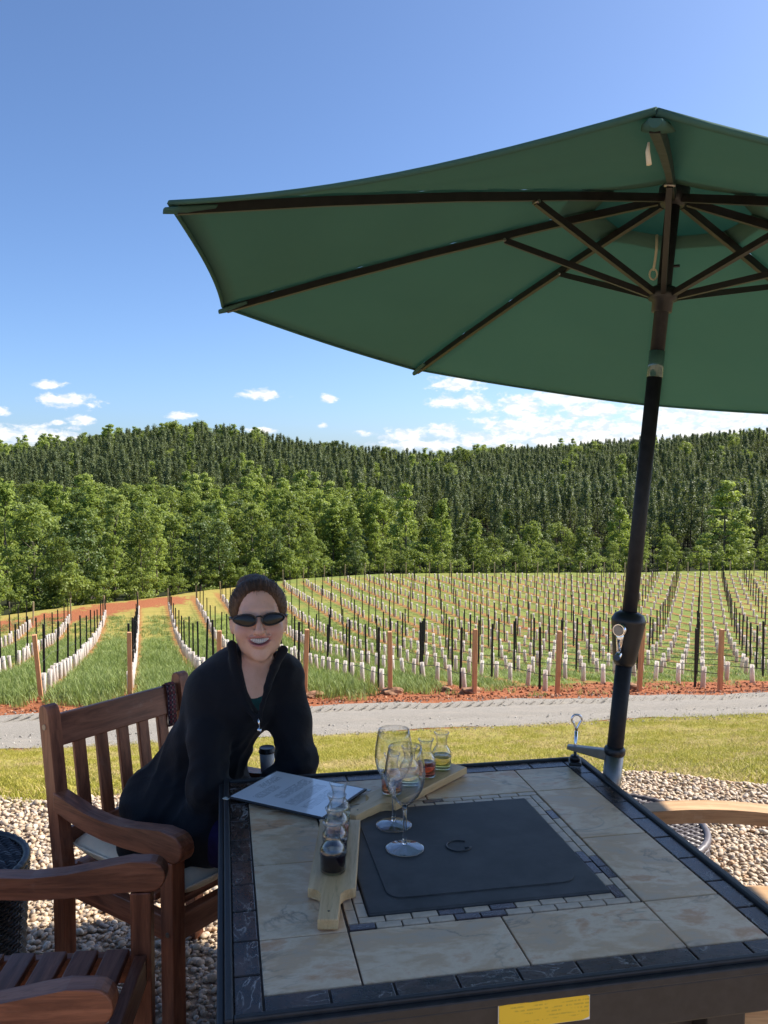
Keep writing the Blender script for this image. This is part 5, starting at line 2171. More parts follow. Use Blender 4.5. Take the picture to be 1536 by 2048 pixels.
def coffee_cup():
    p = Vector((CH1[0], CH1[1], 0)) + Matrix.Rotation(CH1_R, 3, 'Z') @ Vector((0.10, 0.235, 0.0))
    o = empty('paper_cup', (p.x, p.y, 0.6095))
    o.scale = (0.78, 0.78, 0.86)
    tag(o, 'small white paper cup with black lid on the far armrest', 'cup')
    mb = MB()
    mb.lathe([(0.0, 0.002), (0.0215, 0.002), (0.0215, 0.0), (0.0235, 0.0), (0.030, 0.072), (0.0285, 0.072), (0.022, 0.004), (0, 0.004)], 28)
    mb.build('cup', M['white_paint'], o)
    mb = MB()
    mb.lathe([(0.0, 0.083), (0.024, 0.083), (0.0285, 0.086), (0.0295, 0.084), (0.0305, 0.076), (0.0325, 0.074), (0.0325, 0.069), (0.0302, 0.069), (0.0298, 0.074), (0, 0.078)], 28)
    mb.build('lid', M['plastic'], o)


coffee_cup()


def strap():
    m, N, b = new_mat('plaid_strap', (0.10, 0.03, 0.04), 0.85)
    P = N.coord('Object')
    sep = N.n('ShaderNodeSeparateXYZ')
    N.l(P, sep.inputs[0])
    a = N.smooth(N.math('SINE', N.math('MULTIPLY', sep.outputs[2], 420.0)), 0.2, 0.6)
    c = N.smooth(N.math('SINE', N.math('MULTIPLY', sep.outputs[1], 420.0)), 0.2, 0.6)
    N.l(N.mix(a, N.mix(c, (0.16, 0.03, 0.045), (0.02, 0.02, 0.03)), N.mix(c, (0.03, 0.015, 0.02), (0.25, 0.16, 0.16))), b.inputs['Base Color'])
    o = empty('plaid_strap', (CH1[0], CH1[1], 0), CH1_R)
    tag(o, 'folded red plaid strap looped over the chair back corner', 'strap')
    mb = MB()
    prof = [(-0.252, 0.70), (-0.256, 0.80), (-0.262, 0.829), (-0.272, 0.834), (-0.283, 0.829), (-0.297, 0.76), (-0.300, 0.66)]
    for a_, b_ in zip(prof, prof[1:]):
        for y0, y1 in ((0.165, 0.198),):
            mb.quad((a_[0], y0, a_[1]), (b_[0], y0, b_[1]), (b_[0], y1, b_[1]), (a_[0], y1, a_[1]), True)
    s = mb.build('band', m, o)
    sm = s.modifiers.new('thick', 'SOLIDIFY')
    sm.thickness = 0.003
    sm.offset = 1


strap()


# ------------------------------------------------------------------ the woman
class Field:
    """signed distance field on a grid, meshed with surface nets"""
    def __init__(s, lo, hi, h):
        s.lo = np.array(lo, dtype=np.float64)
        s.h = h
        s.n = np.ceil((np.array(hi) - s.lo) / h).astype(int) + 1
        s.D = np.full(tuple(s.n), 0.2, dtype=np.float32)
        s.ax = [s.lo[i] + h * np.arange(s.n[i]) for i in range(3)]

    def region(s, bmin, bmax, pad):
        sl, co = [], []
        for i in range(3):
            a = max(0, int(math.floor((bmin[i] - pad - s.lo[i]) / s.h)))
            b = min(s.n[i], int(math.ceil((bmax[i] + pad - s.lo[i]) / s.h)) + 1)
            sl.append(slice(a, max(a, b)))
            co.append(s.ax[i][a:max(a, b)])
        G = np.meshgrid(*co, indexing='ij')
        return tuple(sl), G

    def put(s, sl, d, op, k):
        if d.size == 0:
            return
        A = s.D[sl]
        d = d.astype(np.float32)
        if op == 'sub':
            B = -d
            h = np.maximum(k - np.abs(A - B), 0) / max(k, 1e-6)
            s.D[sl] = np.maximum(A, B) + h * h * k * 0.25
        else:
            h = np.maximum(k - np.abs(A - d), 0) / max(k, 1e-6)
            s.D[sl] = np.minimum(A, d) - h * h * k * 0.25

    def cap(s, a, b, ra, rb, k=0.02, op='add'):
        a, b = np.array(a, float), np.array(b, float)
        m = max(ra, rb)
        sl, (X, Y, Z) = s.region(np.minimum(a, b) - m, np.maximum(a, b) + m, k + 0.03)
        ba = b - a
        t = np.clip(((X - a[0]) * ba[0] + (Y - a[1]) * ba[1] + (Z - a[2]) * ba[2]) / max(1e-9, ba @ ba), 0, 1)
        d = np.sqrt((X - a[0] - t * ba[0]) ** 2 + (Y - a[1] - t * ba[1]) ** 2 + (Z - a[2] - t * ba[2]) ** 2) - (ra + (rb - ra) * t)
        s.put(sl, d, op, k)
        return s

    def chain(s, pts, rs, k=0.02, op='add'):
        for i in range(len(pts) - 1):
            s.cap(pts[i], pts[i + 1], rs[i], rs[i + 1], k, op)
        return s

    def ell(s, c, r, R=None, k=0.02, op='add'):
        c, r = np.array(c, float), np.array(r, float)
        m = r.max()
        sl, (X, Y, Z) = s.region(c - m, c + m, k + 0.03)
        P = np.stack([X - c[0], Y - c[1], Z - c[2]], -1)
        if R is not None:
            P = P @ np.array(R, float)      # columns of R are the local axes
        k0 = np.linalg.norm(P / r, axis=-1)
        k1 = np.linalg.norm(P / (r * r), axis=-1)
        s.put(sl, np.where(k1 > 1e-9, k0 * (k0 - 1) / np.maximum(k1, 1e-9), -r.min()), op, k)
        return s

    def fn(s, f, bmin, bmax, k=0.01, op='add'):
        sl, G = s.region(np.array(bmin), np.array(bmax), 0.01)
        s.put(sl, f(*G), op, k)
        return s

    def mesh(s):
        D = s.D
        ins = D < 0
        nx, ny, nz = D.shape
        cs = [(i, j, k) for i in (0, 1) for j in (0, 1) for k in (0, 1)]

        def corner(A, c):
            return A[c[0]:nx - 1 + c[0], c[1]:ny - 1 + c[1], c[2]:nz - 1 + c[2]]
        cnt = sum(corner(ins, c).astype(np.int8) for c in cs)
        act = (cnt > 0) & (cnt < 8)
        ijk = np.argwhere(act)
        idx = np.full(act.shape, -1, dtype=np.int32)
        idx[act] = np.arange(len(ijk))
        V = np.zeros((len(ijk), 3))
        W = np.zeros(len(ijk))
        vals = {c: corner(D, c)[act].astype(np.float64) for c in cs}
        for a in cs:
            for ax in range(3):
                if a[ax] == 0:
                    b = list(a)
                    b[ax] = 1
                    b = tuple(b)
                    va, vb = vals[a], vals[b]
                    m = (va < 0) != (vb < 0)
                    t = np.where(m, va / np.where(m, va - vb, 1), 0)
                    p = np.tile(np.array(a, float), (len(t), 1))
                    p[:, ax] += t
                    V[m] += p[m]
                    W[m] += 1
        V = V / W[:, None]
        P = s.lo + (ijk + V) * s.h
        Q = []
        for ax in range(3):
            o1, o2 = [(1, 2), (2, 0), (0, 1)][ax]
            sa = [slice(1, -1)] * 3
            sa[ax] = slice(0, -1)
            sb = [slice(1, -1)] * 3
            sb[ax] = slice(1, None)
            A, B = ins[tuple(sa)], ins[tuple(sb)]
            for flip, msk in ((False, A & ~B), (True, ~A & B)):
                e = np.argwhere(msk)
                if not len(e):
                    continue
                g = e.copy()
                for i in range(3):
                    if i != ax:
                        g[:, i] += 1
                d1, d2 = np.zeros(3, int), np.zeros(3, int)
                d1[o1], d2[o2] = 1, 1

                def ix(q):
                    return idx[q[:, 0], q[:, 1], q[:, 2]]
                q = np.stack([ix(g - d1 - d2), ix(g - d2), ix(g), ix(g - d1)], 1)
                if flip:
                    q = q[:, ::-1]
                Q.append(q)
        Q = np.concatenate(Q)
        Q = Q[(Q >= 0).all(1)]
        return P, Q


def pv(px, py, Y):
    p = aty(px, py, Y)
    return np.array([p.x, p.y, p.z])


def fold_noise(X, Y, Z, s, seed):
    return (np.sin(X / s * 6.3 + 2.1 * np.sin(Z / s * 3.1 + seed)) * np.sin(Z / s * 5.2 + 1.7 * np.sin(Y / s * 2.7 + seed * 2)) + np.sin(Y / s * 5.7 + 2.3 * np.sin(X / s * 2.9 + seed))) * 0.5


def woman():
    root = np.array([-0.55, 2.36, 0.0])
    # head frame: local x = right in the picture, y = towards the viewer, z = up; origin on the eye line
    f = np.array([0.16, -0.97, 0.13])
    f /= np.linalg.norm(f)
    r = np.cross([0, 0, 1.0], f)
    r /= np.linalg.norm(r)
    u = np.cross(f, r)
    roll = math.radians(1.5)
    r, u = r * math.cos(roll) + u * math.sin(roll), u * math.cos(roll) - r * math.sin(roll)
    face = pv(518, 1238, 2.22)
    Hc = face - f * 0.088
    HR = np.stack([r, f, u], 1)

    def h(x, y, z):
        return Hc + r * x + f * y + u * z

    def loc(X, Y, Z):
        P = np.stack([X - Hc[0], Y - Hc[1], Z - Hc[2]], -1) @ HR
        return P[..., 0], P[..., 1], P[..., 2]

    hip = np.array([-0.572, 2.375, 0.575])
    waist = np.array([-0.500, 2.355, 0.715])
    chest = np.array([-0.428, 2.335, 0.870])
    yoke = np.array([-0.398, 2.325, 0.935])
    shR, shL = pv(424, 1382, 2.30), pv(566, 1354, 2.345)
    elR, elL = pv(416, 1580, 2.17), pv(592, 1528, 2.315)
    wrR, wrL = np.array([-0.310, 2.16, 0.615]), np.array([-0.325, 2.245, 0.635])
    neck0 = pv(508, 1362, 2.335)
    kneeR, kneeL = np.array([-0.285, 2.06, 0.535]), np.array([-0.235, 2.265, 0.535])
    hipR, hipL = hip + np.array([-0.02, -0.085, -0.015]), hip + np.array([0.05, 0.085, -0.015])
    ankR, ankL = np.array([-0.30, 2.05, 0.085]), np.array([-0.26, 2.30, 0.085])
    chR = np.array([[0.94, 0.34, 0.0], [-0.34, 0.94, 0.0], [0, 0, 1.0]])      # shoulders run up-right in plan

    # ---------------- body (skin): one continuous surface
    F = Field((-0.82, 1.93, -0.01), (-0.12, 2.56, 1.30), 0.004)
    F.ell(hip, (0.15, 0.13, 0.10), None, 0.03)
    F.chain([hip, waist, chest], [0.115, 0.098, 0.105], 0.04)
    F.ell(chest, (0.135, 0.095, 0.095), chR, 0.04)
    F.chain([shR, yoke, shL], [0.045, 0.068, 0.045], 0.04)
    F.chain([shR, elR, wrR], [0.044, 0.036, 0.025], 0.02)
    F.chain([shL, elL, wrL], [0.044, 0.036, 0.025], 0.02)
    F.chain([hipR, kneeR, ankR], [0.078, 0.052, 0.034], 0.03)
    F.chain([hipL, kneeL, ankL], [0.078, 0.052, 0.034], 0.03)
    F.chain([ankR, ankR + np.array([0.05, -0.12, -0.055])], [0.036, 0.026], 0.02)
    F.chain([ankL, ankL + np.array([0.06, -0.12, -0.055])], [0.036, 0.026], 0.02)
    F.chain([neck0 + np.array([0, 0.015, -0.03]), neck0, h(0, -0.015, -0.062)], [0.058, 0.044, 0.042], 0.016)
    # hands folded in the lap: palm, four fingers and thumb each
    for w, d, sgn in ((wrR, np.array([0.72, 0.62, -0.30]), 1), (wrL, np.array([0.45, -0.86, -0.25]), -1)):
        d = d / np.linalg.norm(d)
        sd = np.cross(d, [0, 0, 1.0])
        sd /= np.linalg.norm(sd)
        pc = w + d * 0.045
        F.ell(pc, (0.040, 0.034, 0.014), np.stack([d, sd, np.cross(d, sd)], 1), 0.02)
        for q, (o_, ln) in enumerate(((-0.027, 0.062), (-0.009, 0.072), (0.009, 0.067), (0.027, 0.052))):
            a = pc + d * 0.034 + sd * o_
            b = a + d * ln * 0.5 + np.array([0, 0, -0.006])
            c = b + d * ln * 0.32 + np.array([0, 0, -0.020])
            F.chain([a, b, c], [0.0085, 0.008, 0.0065], 0.004)
        a = pc - d * 0.012 + sd * sgn * 0.030
        F.chain([a, a + d * 0.028 + sd * sgn * 0.016, a + d * 0.055 + sd * sgn * 0.010], [0.011, 0.0095, 0.0075], 0.006)
    # head
    F.ell(h(0, -0.012, 0.030), (0.070, 0.090, 0.074), HR, 0.02)
    F.ell(h(0, 0.012, -0.030), (0.0675, 0.068, 0.064), HR, 0.025)
    F.ell(h(0, 0.028, -0.067), (0.0500, 0.053, 0.042), HR, 0.022)
    F.ell(h(0, 0.068, -0.100), (0.017, 0.014, 0.014), HR, 0.025)
    for s in (-1, 1):
        F.ell(h(s * 0.040, 0.056, -0.034), (0.024, 0.021, 0.021), HR, 0.022)        # cheeks lifted by the smile
        F.ell(h(s * 0.032, 0.080, 0.000), (0.017, 0.010, 0.010), HR, 0.012, 'sub')     # eye hollows
        F.ell(h(s * 0.030, 0.068, -0.001), (0.013, 0.013, 0.011), HR, 0.004)          # eyeballs
        F.ell(h(s * 0.072, -0.008, -0.012), (0.008, 0.018, 0.030), HR, 0.008)         # ears
        F.ell(h(s * 0.076, -0.002, -0.010), (0.004, 0.009, 0.017), HR, 0.004, 'sub')
        F.ell(h(s * 0.0125, 0.090, -0.0345), (0.0075, 0.010, 0.007), HR, 0.006)       # nostril wings
        F.ell(h(s * 0.0075, 0.100, -0.0425), (0.0035, 0.004, 0.003), HR, 0.002, 'sub')
    F.ell(h(0, 0.070, 0.020), (0.045, 0.014, 0.012), HR, 0.02)                        # brow
    F.cap(h(0, 0.082, 0.010), h(0, 0.106, -0.032), 0.0065, 0.0100, 0.009)             # nose
    F.ell(h(0, 0.105, -0.035), (0.0105, 0.010, 0.008), HR, 0.005)
    for s in (-1, 1):
        F.chain([h(s * 0.021, 0.0915, -0.034), h(s * 0.033, 0.082, -0.048), h(s * 0.037, 0.074, -0.062)], [0.003, 0.0035, 0.002], 0.010, 'sub')

    # smiling mouth: cavity and lips on a curve whose corners lift
    def cav(X, Y, Z):
        x, y, z = loc(X, Y, Z)
        zz = z + 0.0590 - 7.0 * x * x
        yy = y - (0.086 - 6.5 * x * x)
        k0 = np.sqrt((x / 0.0295) ** 2 + (yy / 0.016) ** 2 + (zz / 0.0092) ** 2)
        return (k0 - 1) * 0.0092
    c0 = h(0, 0.07, -0.055)

    def lip(pos, x):
        if pos > 0:
            return h(x, 0.0880 - 7.5 * x * x, -0.0492 + 5.0 * x * x - 0.0006)
        return h(x, 0.0860 - 7.5 * x * x, -0.0705 + 15.0 * x * x)
    xs = np.linspace(-0.029, 0.029, 9)
    F.chain([lip(1, x) for x in xs], [0.0026 + 0.0026 * (1 - (x / 0.029) ** 2) for x in xs], 0.005)
    F.chain([lip(-1, x) for x in xs], [0.0028 + 0.0036 * (1 - (x / 0.029) ** 2) for x in xs], 0.005)
    F.fn(cav, c0 - 0.06, c0 + 0.06, 0.002, 'sub')
    P, Q = F.mesh()
    m, N, b = new_mat('skin', (0.6, 0.36, 0.27), 0.45, 0, 0.4)
    at = N.n('ShaderNodeAttribute')
    at.attribute_name = 'lip'
    at2 = N.n('ShaderNodeAttribute')
    at2.attribute_name = 'flush'
    nz = N.noise(N.coord('Object'), 60.0, 4, 0.6)
    c = N.mix(nz, (0.70, 0.385, 0.255), (0.82, 0.50, 0.36))
    fr = N.smooth(N.noise(N.coord('Object'), 240.0, 2, 0.5), 0.62, 0.72)
    c = N.mix(N.math('MULTIPLY', fr, 0.25), c, (0.36, 0.17, 0.10))
    c = N.mix(N.math('MULTIPLY', at2.outputs['Fac'], 0.45), c, (0.62, 0.25, 0.19))
    c = N.mix(at.outputs['Fac'], c, (0.46, 0.14, 0.13))
    N.l(c, b.inputs['Base Color'])
    b.inputs['Subsurface Weight'].default_value = 0.12
    b.inputs['Subsurface Radius'].default_value = (0.01, 0.004, 0.002)
    b.inputs['Subsurface Scale'].default_value = 0.6
    add_bump(N, b, N.noise(N.coord('Object'), 500.0, 2, 0.5), 0.08, 0.001)
    me = np_mesh('person', P - root, Q, m, smooth=True)
    x, y, z = loc(P[:, 0], P[:, 1], P[:, 2])
    inmouth = np.exp(-((np.sqrt((x / 0.032) ** 2 + ((z + 0.0600 - 7.5 * x * x) / 0.0150) ** 2)) / 1.0) ** 6) * (y > 0.055)
    flush = np.clip(np.exp(-(((np.abs(x) - 0.042) / 0.022) ** 2 + ((z + 0.034) / 0.02) ** 2)) + 0.7 * np.exp(-((x / 0.012) ** 2 + ((z + 0.034) / 0.012) ** 2)), 0, 1) * (y > 0.03)
    for nm, arr in (('lip', np.clip(inmouth, 0, 1)), ('flush', flush)):
        a_ = me.attributes.new(nm, 'FLOAT', 'POINT')
        a_.data.foreach_set('value', arr.astype(np.float32))
    body = bpy.data.objects.new('person', me)
    body.location = root
    COL.objects.link(body)
    tag(body, 'smiling woman in a black zip jacket and sunglasses seated leaning towards the table', 'person')

    def child(name, F_, mat_):
        P_, Q_ = F_.mesh()
        o = bpy.data.objects.new(name, np_mesh(name, P_ - root, Q_, mat_, smooth=True))
        COL.objects.link(o)
        o.parent = body
        return o

    # ---------------- teeth
    V, Qf = [], []
    ks = 10
    for i in range(ks):
        x0, x1 = -0.0245 + 0.049 * i / ks, -0.0245 + 0.049 * (i + 1) / ks
        n0 = len(V)
        for j in range(5):
            xx = x0 + 0.0002 + (x1 - x0 - 0.0004) * j / 4
            bul = 0.0012 * math.sin(PI * j / 4)
            hgt = 0.0135 * (1 - 0.55 * (xx / 0.0245) ** 2)
            for t in (0, 0.5, 1.0):
                p = h(xx, 0.0790 + bul - 8.0 * xx * xx - (0.0006 if t == 1.0 else 0), -0.0515 + 5.0 * xx * xx - hgt * t)
                V.append(p - root)
        for j in range(4):
            for t in range(2):
                a = n0 + j * 3 + t
                Qf.append((a, a + 1, a + 4, a + 3))
    tm = simple('tooth_enamel', (0.80, 0.77, 0.70), 0.25)
    o = mesh_obj('teeth', V, Qf, tm, body, smooth=True)
    sm = o.modifiers.new('thick', 'SOLIDIFY')
    sm.thickness = 0.002

    # ---------------- hair, drawn back to a knot
    Hh = Field(Hc - 0.19, Hc + 0.19, 0.0035)
    Hh.ell(h(0, -0.016, 0.030), (0.0785, 0.098, 0.080), HR, 0.01)
    Hh.ell(h(0, -0.050, -0.020), (0.066, 0.060, 0.062), HR, 0.03)
    Hh.ell(h(-0.012, -0.072, 0.098), (0.040, 0.034, 0.021), HR, 0.04)
    Hh.ell(h(-0.004, -0.115, 0.050), (0.036, 0.032, 0.038), HR, 0.02)

    def strands(X, Y, Z):
        x, y, z = loc(X, Y, Z)
        return x, y, z
    # face opening
    Hh.ell(h(0, 0.086, -0.016), (0.0635, 0.078, 0.0930), HR, 0.016, 'sub')
    Hh.ell(h(0, 0.060, -0.105), (0.10, 0.085, 0.080), HR, 0.015, 'sub')
    for s in (-1, 1):
        Hh.ell(h(s * 0.080, 0.012, -0.034), (0.022, 0.030, 0.030), HR, 0.012, 'sub')
    sl, G = Hh.region(Hc - 0.19, Hc + 0.19, 0)
    x, y, z = loc(*G)
    ang = np.arctan2(x, z + 0.02)
    Hh.D += (0.0005 * np.sin(ang * 42 + 3 * np.sin(y * 40)) + 0.0005 * np.sin(ang * 95 + 5 * np.sin(y * 60 + 1))).astype(np.float32)
    mh, N, b = new_mat('brown_hair', (0.05, 0.028, 0.018), 0.55, 0, 0.12)
    vv = N.coord('Object', (260, 26, 40))
    s1 = N.noise(vv, 1.0, 4, 0.6, 0.4)
    N.l(N.ramp(s1, [(0.3, (0.045, 0.022, 0.011)), (0.55, (0.125, 0.063, 0.032)), (0.78, (0.25, 0.135, 0.073))]), b.inputs['Base Color'])
    add_bump(N, b, s1, 0.6, 0.003)
    hair = child('hair', Hh, mh)
    # strands combed back from the hairline to the knot
    q = random.Random(9)
    ctr = np.array([0.0, -0.016, 0.030])
    rad = np.array([0.0785, 0.098, 0.080])
    knot = np.array([-0.004, -0.115, 0.058])
    kd = (knot - ctr) / rad
    kd /= np.linalg.norm(kd)
    groups = [MB(), MB(), MB()]
    for i in range(1500):
        # points of the face opening, from temple to temple, and of the whole cap
        if i % 3:
            a = q.uniform(-1.75, 1.75)
            p = np.array([0.064 * math.sin(a), 0.066 - 0.062 * abs(math.sin(a)) ** 1.6, -0.016 + 0.090 * math.cos(a) + (0.0 if abs(a) < 1.2 else 0.006)])
            p = p + np.array([q.gauss(0, 0.003), -abs(q.gauss(0, 0.010)), q.gauss(0.001, 0.0045)])
        else:
            a, b2 = q.uniform(-1.9, 1.9), q.uniform(0.1, 0.7)
            p = np.array([0.075 * math.sin(a), 0.05 - 0.12 * b2, 0.0 + 0.09 * math.cos(a)])
        sdv = (p - ctr) / rad
        sdv /= np.linalg.norm(sdv)
        om = math.acos(max(-1, min(1, float(sdv @ kd))))
        if om < 0.25:
            continue
        lift = q.uniform(0.994, 1.022) + (q.uniform(0.01, 0.06) if i % 23 == 0 else 0)
        tail = q.uniform(0.72, 1.0)
        wv, ph = q.gauss(0, 0.012), q.uniform(0, 6)
        pts, rs = [], []
        for k in range(8):
            t_ = tail * k / 7
            v = (math.sin((1 - t_) * om) * sdv + math.sin(t_ * om) * kd) / math.sin(om)
            v = v + np.array([wv * math.sin(5 * t_ + ph), 0, wv * math.cos(4 * t_ + ph)])
            v /= np.linalg.norm(v)
            o_ = ctr + v * rad * (1.0 + (lift - 1.0) * min(1.0, 0.25 + t_ * 3))
            pts.append(Vector(h(*o_) - root))
            rs.append(0.00075 * (0.35 + 0.65 * math.sin(PI * min(1, 0.12 + t_ * 0.8))))
        groups[i % 3].tube(pts, rs, 3, cap=False)
    for gi, (mbs, cc_) in enumerate(zip(groups, ((0.075, 0.036, 0.018), (0.14, 0.070, 0.035), (0.23, 0.125, 0.068)))):
        mbs.build('strands', simple('hair_strand', cc_, 0.5, 0, 0.18), hair)['kind'] = 'stuff'

    # ---------------- teal top under the jacket
    S = Field((-0.66, 2.15, 0.60), (-0.20, 2.50, 1.02), 0.005)
    S.chain([waist, chest], [0.101, 0.109], 0.04)
    S.ell(chest, (0.139, 0.099, 0.099), chR, 0.04)
    S.chain([shR, yoke, shL], [0.048, 0.072, 0.048], 0.04)
    S.ell(pv(508, 1335, 2.22), (0.070, 0.14, 0.090), None, 0.006, 'sub')
    child('teal_top', S, simple('teal_jersey', (0.012, 0.060, 0.058), 0.85, 0, 0.2, 30, 0.2, 0.2))

    # ---------------- jacket
    J = Field((-0.86, 1.98, 0.44), (-0.12, 2.58, 1.10), 0.0045)
    hem = 0.485
    J.chain([hip, waist, chest], [0.130, 0.106, 0.112], 0.04)
    J.ell(hip + np.array([-0.005, -0.01, -0.005]), (0.170, 0.160, 0.112), None, 0.04)
    J.ell(chest, (0.138, 0.106, 0.104), chR, 0.04)
    J.chain([shR, yoke, shL], [0.056, 0.080, 0.056], 0.035)
    J.chain([shR + np.array([0.03, 0, 0.012]), neck0 + np.array([-0.03, 0.012, 0.005])], [0.052, 0.047], 0.04)
    J.chain([shL + np.array([-0.02, 0, 0.008]), neck0 + np.array([0.045, 0.012, -0.005])], [0.050, 0.045], 0.04)
    J.chain([shR, (shR + elR) / 2 + np.array([-0.004, 0, 0]), elR, wrR], [0.056, 0.054, 0.047, 0.036], 0.022)
    J.chain([shL, (shL + elL) / 2 + np.array([0.003, 0, 0]), elL, wrL], [0.056, 0.055, 0.049, 0.036], 0.022)
    J.chain([elL + np.array([-0.002, 0, 0.02]), elL + np.array([-0.008, -0.02, -0.03])], [0.050, 0.046], 0.02)
    # skirt of the jacket lying on the cushion
    J.chain([hip + np.array([-0.02, -0.10, -0.02]), np.array([-0.665, 2.195, 0.515]), np.array([-0.535, 2.115, 0.505])], [0.085, 0.030, 0.028], 0.04)
    J.chain([hip + np.array([0.02, -0.08, 0.0]), np.array([-0.455, 2.165, 0.545])], [0.095, 0.072], 0.04)
    J.chain([hip + np.array([0.06, 0.08, 0.0]), np.array([-0.40, 2.30, 0.550])], [0.095, 0.072], 0.04)
    # stand-up collar round the neck
    cc = neck0 + np.array([0.0, 0.018, 0.030])
    ring = [cc + np.array([0.064 * math.sin(a), 0.060 * math.cos(a), 0.028 * math.cos(a) + 0.010 * math.sin(abs(a) / 2)]) for a in np.linspace(-2.1, 2.1, 15)]
    J.chain(ring, [0.008] * 15, 0.012)
    J.chain([p - np.array([0, 0, 0.028]) for p in ring], [0.012] * 15, 0.015)
    # V opening down to the zip
    A, B, C_ = pv(469, 1285, 2.2), pv(560, 1290, 2.2), pv(516, 1440, 2.2)

    def wedge(X, Y, Z):
        t = 2.2 / Y                      # compare in the picture-parallel plane at the chest
        x, zz = X, Z
        d = Y - 2.330

        def side(P0, P1, sg):
            ex, ez = P1[0] - P0[0], P1[2] - P0[2]
            L_ = math.hypot(ex, ez)
            return sg * ((x - P0[0]) * ez - (zz - P0[2]) * ex) / L_
        bow = np.sin(np.clip((zz - C_[2]) / (A[2] - C_[2]), 0, 1) * PI)
        return np.maximum(np.maximum(side(A, C_, 1) - 0.016 * bow, side(B, C_, -1) + 0.006 * bow), d)
    mn, mxx = np.minimum(A, C_) - 0.06, np.maximum(B, A) + 0.06
    # neck and chest stay free of cloth
    J.fn(wedge, (mn[0], 2.05, C_[2] - 0.01), (mxx[0], 2.34, A[2] + 0.05), 0.006, 'sub')
    J.ell(neck0 + np.array([0.005, -0.004, 0.055]), (0.053, 0.054, 0.11), None, 0.004, 'sub')
    # turned edges of the opening
    e1_ = [pv(463, 1290, 2.262), pv(471, 1335, 2.245), pv(479, 1375, 2.230), pv(492, 1410, 2.221), pv(514, 1440, 2.214)]
    e2_ = [pv(566, 1300, 2.278), pv(548, 1335, 2.250), pv(534, 1375, 2.231), pv(525, 1410, 2.222), pv(518, 1440, 2.214)]
    J.chain(e1_, [0.010, 0.009, 0.007, 0.006, 0.005], 0.008)
    J.chain(e2_, [0.011, 0.011, 0.009, 0.007, 0.005], 0.008)
    sl, G = J.region(np.array([-0.86, 1.98, 0.44]), np.array([-0.12, 2.58, 1.10]), 0)
    X, Y, Z = G
    w = 0.6 + 0.7 * np.exp(-(((X - elR[0]) ** 2 + (Z - elR[2]) ** 2) / 0.012)) + 0.9 * np.exp(-(((X - elL[0]) ** 2 + (Z - elL[2]) ** 2) / 0.010)) + 0.5 * np.exp(-((Z - 0.66) / 0.06) ** 2)
    crease = 1 - 2 * np.abs(fold_noise(X + 0.5 * Z, Y, Z - 0.35 * X, 0.19, 0.7))
    crease2 = 1 - 2 * np.abs(fold_noise(X - 0.6 * Z, Y, Z + 0.2 * X, 0.11, 3.1))
    J.D += (0.0030 * w * fold_noise(X, Y, Z, 0.16, 1.3) - 0.0034 * w * crease - 0.0022 * w * crease2).astype(np.float32)
    J.D = np.maximum(J.D, (0.478 - Z).astype(np.float32)[tuple(slice(0, n) for n in J.D.shape)])
    mj, N, b = new_mat('black_fleece', (0.0065, 0.0070, 0.0105), 0.8, 0, 0.25)
    b.inputs['Sheen Weight'].default_value = 0.08
    b.inputs['Sheen Roughness'].default_value = 0.5
    n1 = N.noise(N.coord('Object'), 26.0, 5, 0.65, 0.8)
    N.l(N.mix(n1, (0.0040, 0.0043, 0.0065), (0.0085, 0.0090, 0.0125)), b.inputs['Base Color'])
    add_bump(N, b, N.math('ADD', n1, N.math('MULTIPLY', N.noise(N.coord('Object'), 700.0, 2, 0.5), 0.1)), 0.35, 0.006)
    jk = child('jacket', J, mj)
    zc = pv(517.5, 1444, 2.205)

    def R_(p):
        return Vector(p - root)
    mb = MB()
    mb.tube([R_(zc + np.array([-0.001, 0.004, 0.008])), R_(zc), R_(zc + np.array([0.002, -0.003, -0.014]))], [0.0028, 0.0026, 0.0016], 8)
    mb.lathe([(0.0, -0.0012), (0.0052, -0.0012), (0.0055, 0.0), (0.0052, 0.0012), (0.0, 0.0012)], 16, Matrix.Translation(R_(zc + np.array([0.0025, -0.005, -0.020]))) @ Matrix.Rotation(PI / 2 - 0.25, 4, 'X'))
    mb.build('zip_pull', M['chrome'], jk)

    # ---------------- trousers and boots
    T_ = Field((-0.82, 1.86, -0.02), (-0.10, 2.56, 0.66), 0.006)
    T_.ell(hip, (0.152, 0.134, 0.096), None, 0.03)
    T_.chain([hipR, kneeR, ankR], [0.086, 0.060, 0.046], 0.03)
    T_.chain([hipL, kneeL, ankL], [0.086, 0.060, 0.046], 0.03)
    sl, G = T_.region(np.array([-0.82, 1.86, -0.02]), np.array([-0.10, 2.56, 0.66]), 0)
    T_.D += (0.004 * fold_noise(G[0], G[1], G[2], 0.12, 4.0)).astype(np.float32)
    T_.D = np.maximum(T_.D, (0.475 - G[2] - 0.42 * (G[0] > -0.37)).astype(np.float32) * (G[2] < 0.5) + np.float32(-1) * (G[2] >= 0.5))
    child('trousers', T_, simple('dark_purple_knit', (0.016, 0.010, 0.050), 0.85, 0, 0.2, 40, 0.3, 0.2))
    B_ = Field((-0.42, 1.84, -0.005), (-0.10, 2.42, 0.16), 0.005)
    for a in (ankR, ankL):
        dd = np.array([0.05, -0.12, 0.0])
        B_.chain([a + np.array([0, 0, 0.05]), a + np.array([0, 0.01, -0.035])], [0.052, 0.048], 0.02)
        B_.chain([a + np.array([0, 0.02, -0.042]), a + dd + np.array([0, 0, -0.045])], [0.042, 0.036], 0.02)
    sl, G = B_.region(np.array([-0.42, 1.84, -0.005]), np.array([-0.10, 2.42, 0.16]), 0)
    B_.D = np.maximum(B_.D, (0.003 - G[2]).astype(np.float32))
    child('boots', B_, M['plastic'])

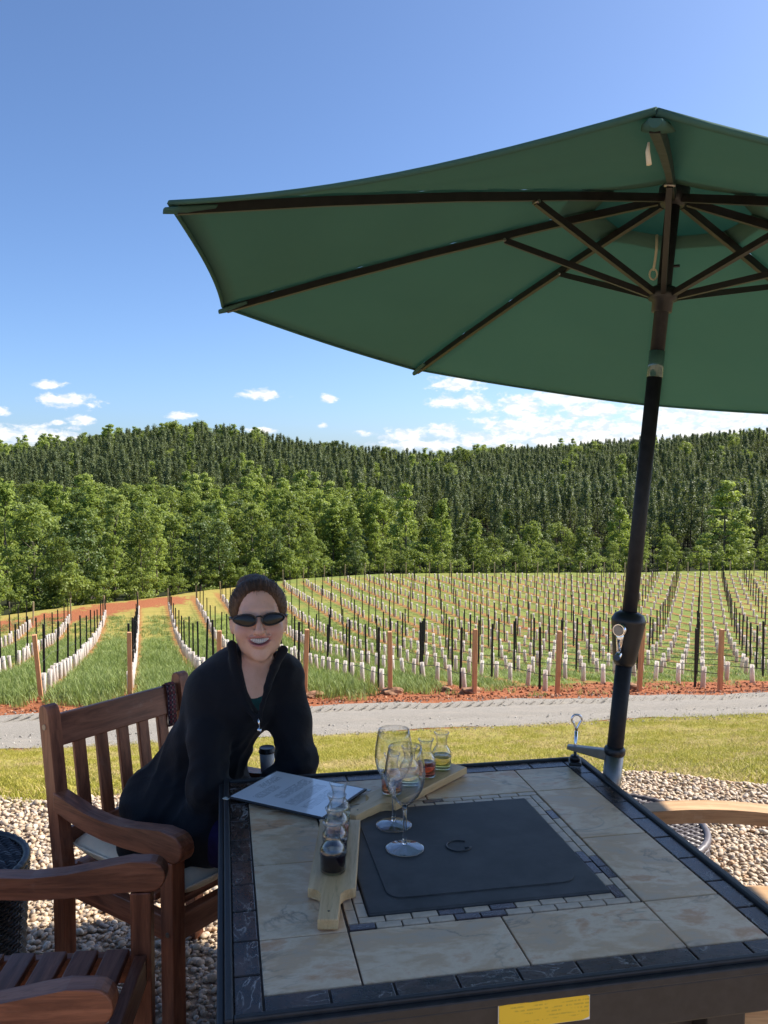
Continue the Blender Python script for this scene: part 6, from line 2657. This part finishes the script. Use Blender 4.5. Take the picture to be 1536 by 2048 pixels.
    # ---------------- sunglasses
    g = empty('sunglasses', tuple(Hc))
    tag(g, 'dark wraparound sunglasses worn by the woman', 'sunglasses')
    fm = simple('tortoise_frame', (0.020, 0.011, 0.008), 0.25, 0, 0.6)

    def gp(x, z, out=0.0):
        return Vector(h(x, 0.1015 + out - 3.6 * x * x - 22 * x ** 4 * 4, z) - Hc)

    def oval(s, t, k=1.0):
        # blunt at the nose, drawn to a point at the temple
        cx, cz = s * 0.0375, -0.001
        a = math.cos(t)
        b_ = math.sin(t)
        x = 0.0290 * a * k
        z = 0.0146 * b_ * k * (1 - 0.22 * a) + 0.0022 * a * k
        return cx + s * x, cz + z
    for s in (-1, 1):
        V, Qf = [gp(*oval(s, 0, 0.0), 0.0015)], []
        nn, rings = 40, 6
        for i in range(1, rings + 1):
            for j in range(nn):
                V.append(gp(*oval(s, 2 * PI * j / nn, i / rings), 0.0015 * (1 - (i / rings) ** 2)))
        for j in range(nn):
            Qf.append((0, 1 + j, 1 + (j + 1) % nn))
        for i in range(rings - 1):
            for j in range(nn):
                Qf.append((1 + i * nn + j, 1 + (i + 1) * nn + j, 1 + (i + 1) * nn + (j + 1) % nn, 1 + i * nn + (j + 1) % nn))
        ln = mesh_obj('lens', V, Qf, M['lens'], g, smooth=True)
        so = ln.modifiers.new('thick', 'SOLIDIFY')
        so.thickness = 0.0015
        mb = MB()
        mb.tube([gp(*oval(s, 2 * PI * j / nn, 1.03)) for j in range(nn + 1)], 0.0021, 8, cap=False)
        mb.build('lens_rim', fm, g)
        mb = MB()
        x1, z1 = oval(s, 0.12, 1.02)
        mb.tube([gp(x1, z1), Vector(h(s * 0.0755, 0.050, 0.006) - Hc), Vector(h(s * 0.0790, 0.000, 0.005) - Hc), Vector(h(s * 0.0775, -0.025, -0.010) - Hc)], [0.0030, 0.0028, 0.0022, 0.0018], 8)
        mb.build('temple', fm, g)
    mb = MB()
    mb.tube([gp(-0.0105, 0.004), gp(-0.004, 0.0075, 0.001), gp(0.004, 0.0075, 0.001), gp(0.0105, 0.004)], 0.0022, 8)
    mb.build('bridge', fm, g)


woman()
